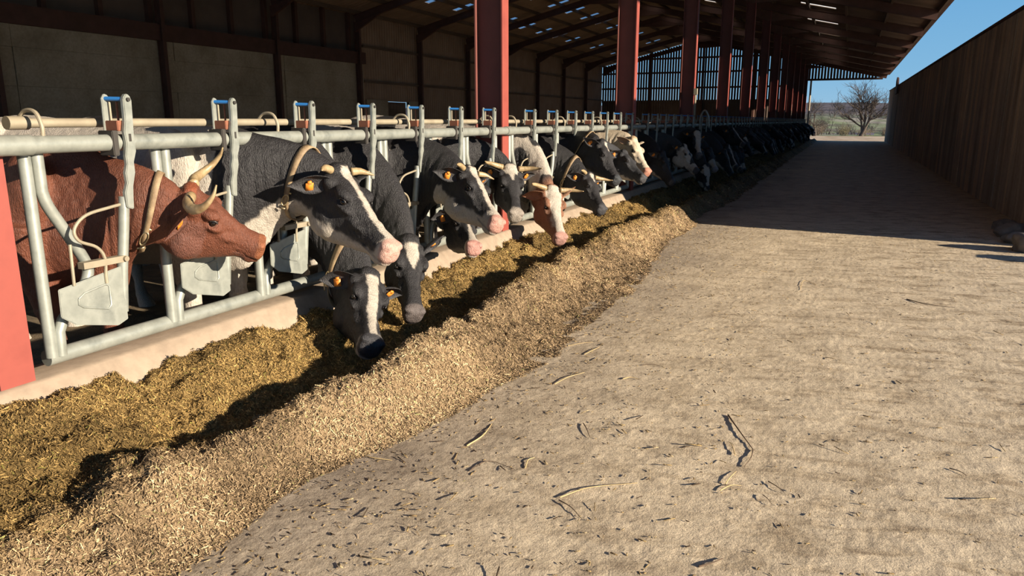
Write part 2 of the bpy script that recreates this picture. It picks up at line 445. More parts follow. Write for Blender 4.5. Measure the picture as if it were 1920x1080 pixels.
def coat_color(V, st):
    """coat from rest coordinates; st: dict of style"""
    n = len(V); x, y, z = V.T; sd = st.get('seed', 0)
    jit = (fbm(x*22+sd, y*22, z*22, 3) - .5)
    base = np.array(st.get('base', (.020, .019, .021))); white = np.array(st.get('white', (.46, .41, .345)))
    C = np.repeat(base[None], n, 0); W = np.zeros(n)
    def paint(mask, col):
        nonlocal C
        m = np.clip(mask, 0, 1)[:, None]; C = C*(1-m) + np.array(col)*m
    sharp = lambda f: smooth(f, -.012, .012)
    # body patches
    pt = st.get('patch', .5)
    if pt > 0:
        f = fbm(x*1.3 + sd*3.7, y*1.3 + sd, z*1.5 + 5, 2) + jit*.05
        lim = np.where(x > st.get('neckdark', .1), 2, pt + 0*x)
        paint(smooth(f, 1-lim-.01, 1-lim+.01) if False else smooth(f - (1 - lim), -.008, .008) * (lim < 1.5), white)
    if st.get('neckspots'):
        paint(smooth(x, .86, .82), white)
        f = fbm(x*4.5 + sd*3.7, y*4.5, z*4.5 + 5, 2) + jit*.1
        paint(smooth(f, .55, .57) * smooth(x, .84, .80), (.02, .019, .02))
        paint(smooth(x, .70, .80) * smooth(x, .90, .84), base)
    if st.get('spots'):
        f = fbm(x*7 + sd*3.7, y*7, z*7 + 5, 2) + jit*.1
        paint(smooth(f, .50, .515), white)
    if st.get('belly'):
        paint(sharp(st['belly'] + jit*.12 + .0*x - (z - .0) - np.maximum(0, x-.1)*(-.42)) * (x < .86), white)
    # legs white
    if st.get('socks', 1): paint(smooth(z, .5, .45) * (x < .3), white)
    top = z - (ZB + .06)
    if 'blaze' in st:
        for (xa, xb, wa, wb, y0, y1) in st['blaze']:
            t = np.clip((x - xa)/(xb - xa), 0, 1); w = wa + (wb - wa)*t + jit*.025
            cy = y0 + (y1 - y0)*t
            paint(smooth(w - np.abs(y - cy), -.003, .003) * smooth(x, xa-.006, xa+.006) * smooth(x, xb+.006, xb-.006) * smooth(z - (1.325 - .62*np.clip(x-1.0,0,1)*.42 - .085), 0, .01), white)
    if 'chin' in st:
        a = st['chin']
        paint(sharp(a + .14*np.clip(x-1.0, 0, 1) - np.interp(x, [.2,.4,.6,.8,.9], [.26,.17,.06,.01,0]) - z + jit*.06) * (x > st.get('chin0', .62)), white)
    if 'nose' in st:
        a = st['nose']; paint(sharp(x - a + jit*.05), st.get('nosecol', white))
    if st.get('face'):     # whole face white
        paint(smooth(.086 + jit*.05 - np.abs(y)*1.0, -.004, .004)*smooth(x, .84, .86), white)
    if st.get('whitehead'):
        f = fbm(x*9 + sd, y*9, z*9, 2)
        paint(smooth(x, .82, .86) * (smooth(f, st['whitehead'], st['whitehead'] + .02)), white)
    if 'cheek' in st: paint(smooth(blob(V, *st['cheek']) + jit*.5, .45, .5), white)
    mz = st.get('muzzle', (.05, .05, .055))
    mm = smooth(x + .25*(z - 1.15), 1.385, 1.40) * smooth(z, 1.095, 1.11)
    paint(mm * st.get('mzf', 1), mz); W = np.maximum(W, mm * .9)
    dn = np.sqrt(((x-1.414)/.016)**2 + ((np.abs(y)-.044)/.014)**2 + ((z-1.184)/.010)**2)
    paint(smooth(dn, 1.1, .75), st.get('nostril', (.02, .012, .012)))
    paint(np.exp(-((z - 1.108)/.005)**2) * (x > 1.27) * .6, (.02, .015, .015))
    if 'tuft' in st: paint(smooth(x, .93, .905) * smooth(x, .84, .86) * smooth(z, 1.28, 1.30), st['tuft'])
    de = np.sqrt(((x-1.072)/.028)**2 + ((z-1.236)/.021)**2)
    if st.get('eyering') is not None: paint(smooth(de, 1.25, .9) * (np.abs(y) > .06) * .8, st['eyering'])
    paint(smooth(de, .8, .55) * (np.abs(y) > .06), (.012, .010, .010))
    return np.clip(C, 0, 1), W

REST = {}
def get_rest(v):
    if v not in REST: REST[v] = cow_rest(v)
    return REST[v]

def collar_geo(x0, pose, tilt=.25, wid=.045, grow=.010):
    """strap round the neck at rest x0: ring of thin box section following the neck skin"""
    n = 56; V = []; F = []
    zt = np.interp(x0, [.38,.52,.68,.80], [1.325,1.31,1.30,1.295]); zb = np.interp(x0, [.38,.52,.68,.80], [.735,.845,.93,.97])
    wt = np.interp(x0, [.38,.52,.68,.80], [.105,.095,.088,.08]); wb = np.interp(x0, [.38,.52,.68,.80], [.145,.118,.108,.10])
    zc, h = (zt+zb)/2, (zt-zb)/2
    for k in range(n):
        t = 2*math.pi*k/n; c, s_ = math.cos(t), math.sin(t)
        w = wb + (wt-wb)*(s_*.5+.5)
        for dx, g in ((-wid/2, grow), (wid/2, grow), (wid/2, grow+.006), (-wid/2, grow+.006)):
            V.append((x0 + dx - tilt*h*s_, c*(w+g), zc + s_*(h+g)))
    for k in range(n):
        a = 4*k; b = 4*((k+1) % n)
        for j in range(4): F.append((a+j, a+(j+1)%4, b+(j+1)%4, b+j))
    return np.array(V), np.array(F)

def box_geo(c, ax, ay, az, sx, sy, sz):
    c, ax, ay, az = (np.array(v, float) for v in (c, ax, ay, az))
    V = [c + ax*sx*i + ay*sy*j + az*sz*k for k in (-.5, .5) for i, j in ((-.5,-.5),(.5,-.5),(.5,.5),(-.5,.5))]
    return np.array(V), np.array([(3,2,1,0),(4,5,6,7),(0,1,5,4),(1,2,6,5),(2,3,7,6),(3,0,4,7)])

def make_cow(label, loc, P, Rh, st, voxel=.011, scale=1.0, group=None, name='cow', rz=0, cat='cow'):
    """P, Rh in cow-local coordinates (already divided by scale)"""
    V0, F0 = get_rest(voxel); pose = Pose(P, Rh, st.get('bend', .22), st.get('hs', 1.0), st.get('nf', .10), st.get('hx', 1.0))
    C, W = coat_color(V0, st)
    parts_V = [V0]; parts_F = [F0]; cols = [C]; wets = [W]; n = len(V0)
    dr = st.get('droop', (.15, .15)); fw = st.get('earfwd', (.25, .25)); bl = np.array(st.get('base', (.020,.019,.021)))
    ears = {}
    for s, i in ((-1, 0), (1, 1)):
        EV, EF, m, base, ax, face, w = ear_geo(s, dr[i], fw[i]); ears[s] = (base, ax, face, w, EV, dr[i])
        parts_V.append(EV); parts_F.append(EF + n); n += len(EV)
        oc = np.array(st.get('ear', bl)); ic = np.array(st.get('earin', bl*1.5 + .02))
        cols.append(np.vstack([np.repeat(ic[None], m, 0), np.repeat(oc[None], m, 0)])); wets.append(np.zeros(len(EV)))
    V = pose(np.vstack(parts_V)); F = np.vstack(parts_F)
    me = np_mesh('cow_body', V, F, {'Col': np.vstack(cols), 'Wet': np.concatenate(wets)}, MAT['coat'])
    root = thing(name, label, cat, loc, group, rz); root.scale = (scale,)*3
    link('body', me, root)
    def part(nm, PV, PF, mat, lab=None, par=root):
        o = link(nm, np_mesh(nm, pose(PV), PF, None, mat), par)
        if lab: o['label'] = lab
        return o
    far = voxel > .015
    # eyes
    if not far:
        for s in (-1, 1):
            mb = MB(); ell(mb, (1.074, s*.0905, 1.236), (.019, .0155, .0165), 8)
            part('eye', np.array(mb.V), np.array(mb.F), MAT['eye'])
            mb = MB()
            lid = [(1.074 + .0235*math.cos(t), s*(.1045 - .006*abs(math.cos(t))**2), 1.238 + .0155*math.sin(t) + .002*math.cos(t)) for t in np.linspace(.25, math.pi-.1, 9)]
            mb.tube(lid, .0042, 6)
            part('eyelid', np.array(mb.V), [f for f in mb.F], MAT['eyelid'])
    if st.get('horn'):
        kinds = st['horn'] if isinstance(st['horn'], (tuple, list)) else (st['horn'], st['horn'])
        for s, kd in ((-1, kinds[0]), (1, kinds[1])):
            if not kd: continue
            Pp, Rr = horn_pts(s, kd); mb = MB(); mb.tube(Pp, Rr, 14)
            part('horn', np.array([tuple(v) for v in mb.V]), mb.F, MAT['horn'])
    if st.get('tag', True):
        for s in (-1, 1):
            base, ax, face, w, EV, d_ = ears[s]
            j = 9*7 + 4; c = EV[j]
            T = np.array(tuple(face)); A = np.array(tuple(ax)); Wd = np.array(tuple(w))
            Wd = Wd * (-1 if Wd[2] > 0 else 1)
            tv, tf = box_geo(c + T*.016 + Wd*.030, A, Wd, T, .040, .062, .004)
            bv, bf = box_geo(c + T*.012, A, Wd, T, .020, .020, .012)
            part('ear_tag', np.vstack([tv, bv]), np.vstack([tf, bf + 8]), MAT['eartag'])
    if st.get('collar'):
        CV, CF = collar_geo(st['collar'], pose)
        c = part('collar', CV, CF, MAT['leather'], 'worn leather neck strap with brass studs')
        if not far:
            x0 = st['collar']
            for s in (-1, 1):
                s_ = -.45; h_ = np.interp(x0, [.38,.52,.68,.80], [.295,.2325,.185,.1625]); z_m = np.interp(x0, [.38,.52,.68,.80], [1.03,1.0775,1.115,1.1325])
                w_ = np.interp(x0, [.38,.52,.68,.80], [.134,.112,.1025,.0945]); zc = z_m + s_*(h_+.014); yw = .893*(w_+.012); xb = x0; x0b = x0 - .25*h_*s_
                mb = MB(); r = [(x0b + .030*math.cos(t), s*(yw + .008), zc + .030*math.sin(t)) for t in np.linspace(0, 2*math.pi, 17)]
                mb.tube(r, .0042, 6, caps=False)
                mb.bar((x0b-.03, s*(yw+.006), zc-.045), (x0b+.03, s*(yw+.006), zc-.045), .005, .008)
                mb.bar((x0b-.03, s*(yw+.006), zc+.045), (x0b+.03, s*(yw+.006), zc+.045), .005, .008)
                part('buckle', np.array([tuple(v) for v in mb.V]), mb.F, MAT['brass'], None, c)
    return root
# ---------------------------------------------------------------- materials
MAT = {}
MAT['coat'] = mat_coat()
MAT['eye'] = mottled('eye', (.008, .006, .005), (.014, .010, .008), rough=.06, bs=0)
MAT['eyelid'] = mottled('eyelid', (.03, .028, .028), (.05, .045, .045), rough=.4, bs=0)
MAT['horn'] = mottled('horn', (.20, .13, .06), (.42, .32, .18), scale=22, rough=.42)
MAT['eartag'] = mottled('ear_tag_plastic', (.62, .19, .02), (.72, .25, .03), rough=.5, bs=0)
MAT['leather'] = mottled('collar_leather', (.16, .10, .055), (.34, .25, .14), scale=18, rough=.65, bs=.4)
MAT['brass'] = mottled('brass', (.42, .33, .18), (.50, .40, .24), rough=.35, metal=.7, bs=0)
MAT['galv'] = mottled('galvanised_steel', (.15, .165, .15), (.30, .315, .28), scale=7, rough=.42, metal=.3, bs=.08, c3=(.21, .225, .20))
MAT['cream'] = mottled('weathered_rod', (.24, .20, .14), (.32, .28, .20), scale=9, rough=.6, metal=.15, bs=.15)
MAT['blue'] = mottled('blue_plastic', (.02, .13, .38), (.03, .18, .48), rough=.4, bs=0)
MAT['rust'] = mottled('rusty_latch', (.14, .05, .025), (.24, .09, .05), scale=15, rough=.75)
MAT['red'] = mottled('red_oxide_paint', (.19, .036, .026), (.25, .052, .037), scale=3, rough=.6, bs=.1, c3=(.21, .044, .032))
MAT['dark'] = mottled('dark_rubber', (.02, .018, .016), (.04, .035, .03), rough=.7, bs=0)
MAT['redweb'] = mottled('shaded_red_paint', (.11, .034, .026), (.16, .048, .038), scale=2, rough=.75, bs=.1)  # post web and back flange: shade put into the colour, darker red oxide
MAT['redbeam'] = mottled('dark_red_steel', (.075, .034, .022), (.125, .055, .038), scale=3, rough=.7, bs=.1)
MAT['timber'] = mottled('purlin_timber', (.11, .070, .045), (.19, .13, .085), scale=3, rough=.8, stretch=(1, .2, 1))

def mat_ground():
    m, nt, b = new_mat('dusty_concrete')
    v = coords(nt); sx = N(nt, 'ShaderNodeSeparateXYZ'); nt.links.new(v, sx.inputs[0])
    big = noise(nt, v, .55, 5, .6); mid = noise(nt, v, 3.2, 6, .65); fine = noise(nt, v, 38, 6, .7); grit = noise(nt, v, 150, 3, .7)
    # dust thins towards the feed: greyer there
    mr = N(nt, 'ShaderNodeMapRange'); nt.links.new(sx.outputs[0], mr.inputs[0])
    mr.inputs[1].default_value = -2.6; mr.inputs[2].default_value = .6; mr.interpolation_type = 'SMOOTHSTEP'
    ad = N(nt, 'ShaderNodeMath', operation='MULTIPLY_ADD'); nt.links.new(big, ad.inputs[0]); ad.inputs[1].default_value = .9
    nt.links.new(mr.outputs[0], ad.inputs[2])
    dust = ramp(nt, ad.outputs[0], [(.45, (.33, .275, .215)), (1.05, (.65, .54, .385))])
    c = mixc(nt, .75, dust, ramp(nt, mid, [(.28, (.56, .53, .50)), (.55, (1, 1, 1)), (.8, (1.12, 1.1, 1.06))]), 'MULTIPLY')
    mp = N(nt, 'ShaderNodeMapping'); nt.links.new(coords(nt, rot=(0, 0, math.radians(-12))), mp.inputs[0]); mp.inputs['Scale'].default_value = (2.2, 6.0, 1)
    smear = noise(nt, mp.outputs[0], 1.3, 6, .68, .35)
    ms_ = N(nt, 'ShaderNodeMapRange'); nt.links.new(sx.outputs[0], ms_.inputs[0]); ms_.inputs[1].default_value = -1.6; ms_.inputs[2].default_value = .5; ms_.inputs[3].default_value = .2; ms_.inputs[4].default_value = .8
    c = mixc(nt, ms_.outputs[0], c, ramp(nt, smear, [(.33, (.36, .31, .26)), (.43, (.74, .71, .67)), (.52, (1, 1, 1))]), 'MULTIPLY')
    c = mixc(nt, .7, c, ramp(nt, fine, [(.28, (.50, .47, .44)), (.48, (1, 1, 1)), (.75, (1.15, 1.12, 1.08))]), 'MULTIPLY')
    c = mixc(nt, .6, c, ramp(nt, grit, [(.3, (.6, .6, .6)), (.55, (1.08, 1.08, 1.08))]), 'MULTIPLY')
    nt.links.new(c, b.inputs['Base Color']); b.inputs['Roughness'].default_value = .85; b.inputs['Specular IOR Level'].default_value = .25
    h = N(nt, 'ShaderNodeMath', operation='ADD'); nt.links.new(fine, h.inputs[0]); nt.links.new(mid, h.inputs[1])
    h2 = N(nt, 'ShaderNodeMath', operation='MULTIPLY_ADD'); nt.links.new(grit, h2.inputs[0]); h2.inputs[1].default_value = .35; nt.links.new(h.outputs[0], h2.inputs[2])
    bump(nt, b, h2.outputs[0], .42, .018)
    return m
MAT['ground'] = mat_ground()
MAT['bedding'] = mottled('straw_bedding', (.10, .07, .04), (.24, .18, .10), scale=9, rough=.95, bs=.6, bd=.02)

def mat_concrete(name, c1, c2, c3, streak=0):
    m, nt, b = new_mat(name); v = coords(nt)
    n1 = noise(nt, v, .9, 6, .65); n2 = noise(nt, v, 14, 5, .6)
    c = ramp(nt, n1, [(.25, c1), (.5, c2), (.75, c3)])
    c = mixc(nt, .5, c, ramp(nt, n2, [(.3, (.65, .65, .65)), (.6, (1.05, 1.05, 1.05))]), 'MULTIPLY')
    if streak:
        v2 = coords(nt, (2, 2, .12)); n3 = noise(nt, v2, streak, 5, .6)
        c = mixc(nt, .9, c, ramp(nt, n3, [(.3, (.55, .52, .50)), (.5, (.95, .95, .95)), (.62, (1.5, 1.3, 1.1))]), 'MULTIPLY')
    nt.links.new(c, b.inputs['Base Color']); b.inputs['Roughness'].default_value = .9; b.inputs['Specular IOR Level'].default_value = .2
    bump(nt, b, n2, .3, .01); return m
MAT['curb'] = mat_concrete('curb_concrete', (.24, .18, .13), (.32, .25, .185), (.40, .32, .24))
MAT['backconc'] = mat_concrete('stained_concrete_panel', (.30, .235, .155), (.44, .36, .25), (.54, .45, .33))
MAT['rightconc'] = mat_concrete('weathered_silage_wall', (.30, .24, .19), (.42, .34, .27), (.52, .42, .32), streak=1.5)

def mat_ribbed(name, c1, c2, axis, freq, stren=.8):
    m, nt, b = new_mat(name); v = coords(nt)
    w = N(nt, 'ShaderNodeTexWave', Scale=freq, Distortion=0.0); w.bands_direction = axis; nt.links.new(v, w.inputs['Vector'])
    n1 = noise(nt, v, 1.3, 6, .6)
    c = ramp(nt, n1, [(.3, c1), (.7, c2)])
    nt.links.new(c, b.inputs['Base Color']); b.inputs['Roughness'].default_value = .75
    bump(nt, b, w.outputs[0], stren, .03); return m
MAT['clad'] = mat_ribbed('brown_ribbed_cladding', (.30, .19, .12), (.40, .27, .18), 'Y', 1.6)
MAT['cladx'] = mat_ribbed('dark_ribbed_cladding', (.12, .085, .065), (.17, .12, .09), 'X', 1.6)
MAT['sheet'] = mat_ribbed('fibre_cement_roof', (.24, .165, .115), (.36, .255, .18), 'Y', 1.1, .6)
MAT['board'] = mottled('gable_boards', (.10, .065, .05), (.17, .11, .08), scale=2, rough=.85, stretch=(1, 1, .2))
m_, nt_, b_ = new_mat('translucent_rooflight')
tl = nt_.nodes.new('ShaderNodeBsdfTranslucent'); tl.inputs[0].default_value = (.8, .8, .78, 1)
ms = nt_.nodes.new('ShaderNodeMixShader'); ms.inputs[0].default_value = .5
nt_.nodes.remove(b_); tp = nt_.nodes.new('ShaderNodeBsdfTransparent'); tp.inputs[0].default_value = (.85, .9, .95, 1); nt_.links.new(tp.outputs[0], ms.inputs[1]); nt_.links.new(tl.outputs[0], ms.inputs[2]); nt_.links.new(ms.outputs[0], nt_.nodes['Material Output'].inputs[0])
MAT['rooflight'] = m_
mf = m_.copy(); mf.node_tree.nodes['Mix Shader'].inputs[0].default_value = .95; MAT['rooflight_front'] = mf

# ---------------------------------------------------------------- building shell
BX, RX, EX = -19.3, -11.0, 2.2            # back wall, ridge, front eave
RZ = 7.9
Y0, Y1 = -3.05, 62.0
def roof_z(x): return RZ + (x - RX) * .241 if x < RX else RZ - (x - RX) * .231

def struct(o, label, cat=None):
    o['kind'] = 'structure'; o['label'] = label
    if cat: o['category'] = cat
    return o

def floor_relief():
    ys = [-14, -6, -2, 0]; y = .5
    while y < 14: ys.append(y); y += .010 + .0032 * max(0, y - 1) 
    ys += list(np.linspace(14.3, 62.6, 90)); xs = [-3.3, -2.6] + list(np.arange(-2.15, 3.0, .013)) + [3.5, 5, 9, 16, 30]
    X, Y = np.meshgrid(np.array(xs, float), np.array(ys, float)); x, y = X.ravel(), Y.ravel()
    m = smooth(x, -3.0, -2.2) * smooth(x, 5, 2.9) * smooth(y, .2, .8)
    z = (fbm(x*2.2, y*2.2, None, 3) - .5) * .010 + (fbm(x*26, y*26, None, 3) - .5) * .0045 + (vnoise(x*75, y*75) ** 3) * .0038
    # scraper and hoof marks: shallow curved grooves across the passage
    g = fbm(x*1.6 + 5, (y + .2*x)*7.5, None, 3); z -= .003 * smooth(g, .60, .72) * smooth(x, -.9, .3)
    z = z * m
    idx = np.arange(len(x)).reshape(X.shape)
    q = np.stack([idx[:-1, :-1], idx[:-1, 1:], idx[1:, 1:], idx[1:, :-1]], -1).reshape(-1, 4)
    return link('floor', np_mesh('floor', np.stack([x, y, z], 1), q, None, MAT['ground']))
f = floor_relief()
struct(f, 'dusty concrete feeding passage running the length of the barn', 'floor')
f = MB().box(-30, -3.3, -14, 62.6, -.2, .03).build('floor_barn', MAT['bedding'])
struct(f, 'straw covered standing floor behind the feed barrier', 'floor')

# curb under the barrier
cb = MB().prism([(-3.42, 0), (-3.42, .37), (-3.17, .385), (-3.145, .375), (-3.03, .20), (-3.0, 0)], 1, -2, 61.9)
o = cb.build('trim_1', MAT['curb']); struct(o, 'sloped concrete kerb under the feed barrier', 'kerb')

# back wall: concrete panels, lintel, cladding
mb = MB(); y = -12.4
while y < 26:
    for z0, z1 in ((.03, 1.16), (1.17, 2.35), (2.355, 3.3), (3.305, 4.25)):
        mb.box(BX - .2, BX + random.uniform(-.012, .012), y + .01, y + 4.99, z0, z1)
    y += 5
mb.box(BX - .36, BX - .19, -12, 27.6, 0, 4.3); o = mb.build('wall_back', MAT['backconc']); struct(o, 'stained grey concrete panel wall at the back of the barn', 'wall')
o = MB().box(BX - .1, BX + .16, -12, 27.6, 3.85, 4.32).build('trim_2', MAT['redbeam']); struct(o, 'dark red beam along the top of the concrete panels', 'beam')
o = MB().box(BX - .3, BX - .22, -12, 27.6, 4.2, 5.95).build('wall_back_upper', MAT['cladx']); struct(o, 'dark cladding above the concrete panels', 'wall')
mb = MB(); y = -11.2
while y < 27.4:
    mb.box(BX - .22, BX - .06, y, y + .14, 4.32, 5.9); y += 1.65
o = mb.build('trim_3', MAT['redbeam']); struct(o, 'short dark studs above the concrete panels', 'studs')
mb = MB(); mb.box(BX - .30, BX - .05, 27.4, 29.4, 1.9, 5.95); mb.box(BX - .15, BX - .05, 31.3, 62, 0, 5.95); mb.box(BX - .15, BX - .05, 29.4, 31.3, 2.35, 5.95)
o = mb.build('wall_back_far', MAT['clad']); struct(o, 'brown ribbed cladding on the far part of the back wall', 'wall')
mb = MB(); mb.box(BX - .2, BX + .02, 27.75, 29.4, .03, 2.4); mb.box(BX - .2, BX + .02, 31.3, 32.6, .03, 2.4)
o = mb.build('wall_back_low', MAT['backconc']); struct(o, 'low concrete base beside the small barn door', 'wall')
mb = MB(); 
for i in range(6): mb.box(BX - .12, BX - .06, 29.42 + i * .27, 29.67 + i * .27, .03, 2.33)
o = mb.build('door_1', MAT['timber']); struct(o, 'small plank door standing ajar in the back wall', 'door')
mb = MB()
for z in (3.1, 4.55): mb.box(BX - .05, BX + .05, 27.6, 62, z, z + .1)
o = mb.build('trim_4', MAT['timber']); struct(o, 'horizontal rails on the back wall cladding', 'rail')

# far gable
mb = MB(); mb.box(BX, -3.3, 62.0, 62.06, 0, 3.0); mb.box(BX, -3.3, 61.88, 62.0, 2.95, 3.12)
o = mb.build('wall_far', MAT['cladx']); struct(o, 'ribbed lower wall closing the far end of the barn', 'wall')
mb = MB(); x = BX
while x < EX - .7:
    zb = 3.0 if x < -3.35 else 4.52
    zt = roof_z(x + .07) - .06
    if zt > zb + .05: mb.box(x, x + .155, 62.0, 62.03, zb, zt)
    x += .215
o = mb.build('wall_far_boards', MAT['board']); struct(o, 'spaced vertical boards in the far gable with sky between', 'wall')
mb = MB()
for z in (4.0, 5.2, 6.3):
    xs = max(BX, RX - (RZ - z) / .241 + .3); xe = min(-3.3, RX + (RZ - z) / .231 - .3)
    mb.box(xs, xe, 61.86, 61.98, z, z + .14)
mb.box(-3.3, 1.9, 61.86, 62.05, 4.42, 4.56)
for x in (-15.2, -11, -7): mb.box(x - .08, x + .08, 61.7, 61.98, 0, roof_z(x) - .1)
o = mb.build('trim_5', MAT['redbeam']); struct(o, 'dark frame behind the boards of the far gable', 'frame')

# roof with openings for the rooflights
def slab(mb, xa, xb, ya, yb, t=.03, up=0):
    za, zb_ = roof_z(xa) + up, roof_z(xb) + up
    mb.add([(xa,ya,za),(xb,ya,zb_),(xb,yb,zb_),(xa,yb,za),(xa,ya,za+t),(xb,ya,zb_+t),(xb,yb,zb_+t),(xa,yb,za+t)],
           [(3,2,1,0),(4,5,6,7),(0,1,5,4),(1,2,6,5),(2,3,7,6),(3,0,4,7)])
back_y = [(24.1 + 2.5*i, 24.55 + 2.5*i) for i in range(15)]
front_y = [(21.3 + 5*i, 21.74 + 5*i) for i in range(8)]
strips = [(-19.6, -17.1, None), (-17.1, -16.15, back_y), (-16.15, -14.4, None), (-14.4, -13.35, back_y), (-13.35, -11, None),
          (-11, -10.6, None), (-10.6, -9.8, front_y), (-9.8, -6.6, None), (-6.6, -5.8, front_y), (-5.8, -2.1, None), (-2.1, -.85, front_y), (-.85, 2.35, None)]
mb = MB(); lights = []
for xa, xb, hs in strips:
    if not hs: slab(mb, xa, xb, Y0, Y1 + .3); continue
    y = Y0
    for a, b2 in hs:
        slab(mb, xa, xb, y, a); lights.append((xa, xb, a, b2)); y = b2
    slab(mb, xa, xb, y, Y1 + .3)
o = mb.build('roof', MAT['sheet'], smooth_deg=5); struct(o, 'brown fibre cement roof over barn and feeding passage', 'roof')
for xa, xb, a, b2 in lights:
    mb = MB(); slab(mb, xa - .03, xb + .03, a - .02, b2 + .02, .006, .032)
    front = xa > RX - .1
    o = mb.build('rooflight', MAT['rooflight_front' if front else 'rooflight'])
    tag(o, 'narrow sunlit translucent strip in the front roof slope' if front else 'short pale blue translucent panel in the back roof slope', 'rooflight',
        'sunlit rooflights in the front slope' if front else 'rooflights in the back slope')

# purlins
mb = MB(); x = BX + .2
xs_p = []
while x < EX: xs_p.append(x); x += 1.33
for x in xs_p:
    z = roof_z(x); mb.box(x - .035, x + .035, Y0, Y1, z - .15, z - .004)
o = mb.build('trim_6', MAT['timber']); struct(o, 'timber purlins running under the roof sheets', 'purlins')
# gutter edge
o = MB().box(EX + .05, EX + .14, Y0, Y1 + .3, roof_z(EX) - .10, roof_z(EX) + .02).build('trim_7', MAT['redbeam']); struct(o, 'dark edge board along the eave', 'eave')

# rafters
def ibeam(mb, p, q, d=.30, w=.15, t=.012, up=(0, 0, 1)):
    p = Vector(p); q = Vector(q); ax = (q - p).normalized(); U = Vector(up); U = (U - ax * U.dot(ax)).normalized()
    mb.bar(p + U*(d/2 - t/2), q + U*(d/2 - t/2), w, t, U); mb.bar(p - U*(d/2 - t/2), q - U*(d/2 - t/2), w, t, U)
    mb.bar(p, q, t*.8, d - 2*t, U)
FY = [1.95 - 5 + 5*k for k in range(13)] + [61.75]
for y in FY:
    mb = MB(); dz = .33
    ibeam(mb, (BX + .15, y, roof_z(BX + .15) - dz), (RX, y, RZ - dz))
    ibeam(mb, (RX, y, RZ - dz), (EX - .05, y, roof_z(EX) - dz * .72))
    # haunches
    for xa, s in ((BX + .15, 1), (RX, -1), (RX, 1), (-3.3, -1), (-3.3, 1)):
        xb = xa + s * 1.3; za, zb_ = roof_z(xa) - .48, roof_z(xb) - .48
        mb.prism([(xa, za), (xb, zb_), (xa, za - .36)], 1, y - .06, y + .06)
    o = mb.build('rafter', MAT['redbeam'], smooth_deg=20)
    struct(o, 'dark red steel rafter spanning from back wall to eave', 'rafter'); o['group'] = 'roof rafters'

# posts: front row (deep I sections) and back row
def hpost(mb, x0, x1, y, z0, z1, w=.15, t=.014):
    mb.box(x1 - t, x1, y - w/2, y + w/2, z0, z1); mb.box(x0, x0 + t, y - w/2, y + w/2, z0, z1); mb.box(x0 + t, x1 - t, y - .005, y + .005, z0, z1)
FRONT_Y = [1.95 + 5*k for k in range(13)]
ordw = ['nearest', 'second', 'third', 'fourth', 'fifth', 'sixth', 'seventh', 'eighth', 'ninth', 'tenth', 'eleventh', 'twelfth', 'last']
for k, y in enumerate(FRONT_Y):
    y = min(y, 61.8) - (.06 if k == 0 else 0)
    r = thing('steel_post', '%s red oxide painted steel post of the front row, standing in the kerb' % ordw[k] if k else 'red steel post at the left edge, nearest of the front row', 'post', (-3.32, y, 0), 'red front posts')
    zt = roof_z(-3.32) - .45; mb = MB(); mb.box(.136, .15, -.075, .075, 0, zt); mb.build('flange', MAT['red'], r, smooth_deg=20)
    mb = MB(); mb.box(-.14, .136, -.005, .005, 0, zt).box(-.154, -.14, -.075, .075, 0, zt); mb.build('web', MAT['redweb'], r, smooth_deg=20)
    mb = MB(); mb.box(-.2, .18, -.12, .12, .0, .025 + .0); mb.build('base_plate', MAT['red'], r)
mb = MB(); mb.tube([(-3.13, 16.84, .25), (-3.13, 16.84, 2.1)], .022, 10); mb.box(-3.165, -3.09, 16.80, 16.88, 2.05, 2.18)
o = mb.build('downpipe', MAT['cream']); tag(o, 'pale pipe with a clamp fixed to the third front post', 'pipe')
for k, y in enumerate([2.0 + 5.02*k for k in range(12)]):
    if y < 7: continue
    mb = MB(); hpost(mb, -.0, .24, 0, .03, 5.5, .13)
    o = mb.build('back_column', MAT['redbeam'], None, 20, loc=(BX + .02, y, 0))
    tag(o, 'dark steel column standing against the back wall', 'column', 'columns along the back wall')
# the one post and pole at the far mouth
mb = MB(); mb.tube([(-2.95, 62.2, 0), (-2.95, 62.2, 4.5)], .07, 10)
tag(mb.build('gable_pole', MAT['cream']), 'pale pole under the far corner of the roof', 'pole')

# ---------------------------------------------------------------- silage wall on the right
mb = MB(); y = 10.62; i = 0
while y < 61.6:
    y2 = min(y + 2.45, 61.8); za = 3.24 + (y - 10.6) * .0065; zb_ = 3.24 + (y2 - 10.6) * .0065; o_ = random.uniform(-.012, .012)
    mb.add([(2.42+o_,y,0),(2.75,y,0),(2.75,y2-.015,0),(2.42+o_,y2-.015,0),(2.42+o_,y,za),(2.75,y,za),(2.75,y2-.015,zb_),(2.42+o_,y2-.015,zb_)],
           [(3,2,1,0),(4,5,6,7),(0,1,5,4),(1,2,6,5),(2,3,7,6),(3,0,4,7)])
    y = y2
o = mb.build('wall_right', MAT['rightconc'], bevel=0); struct(o, 'tall dark weathered wall along the right of the passage', 'wall')
mb = MB(); mb.prism([(10.6, 3.24), (61.8, 3.575), (61.8, 3.62), (10.6, 3.285)], 0, 2.38, 2.79)
o = mb.build('trim_8', MAT['redbeam']); struct(o, 'dark capping along the top of the right wall', 'capping')
mb = MB(); mb.prism([(48.6, 3.0), (50.3, 3.0), (50.3, 3.75), (49.7, 3.95), (48.9, 3.85), (48.6, 3.6)], 0, 2.26, 2.34)
tag(mb.build('rubber_sheet', MAT['redbeam']), 'dark flap of sheeting folded over the far end of the right wall', 'sheet')
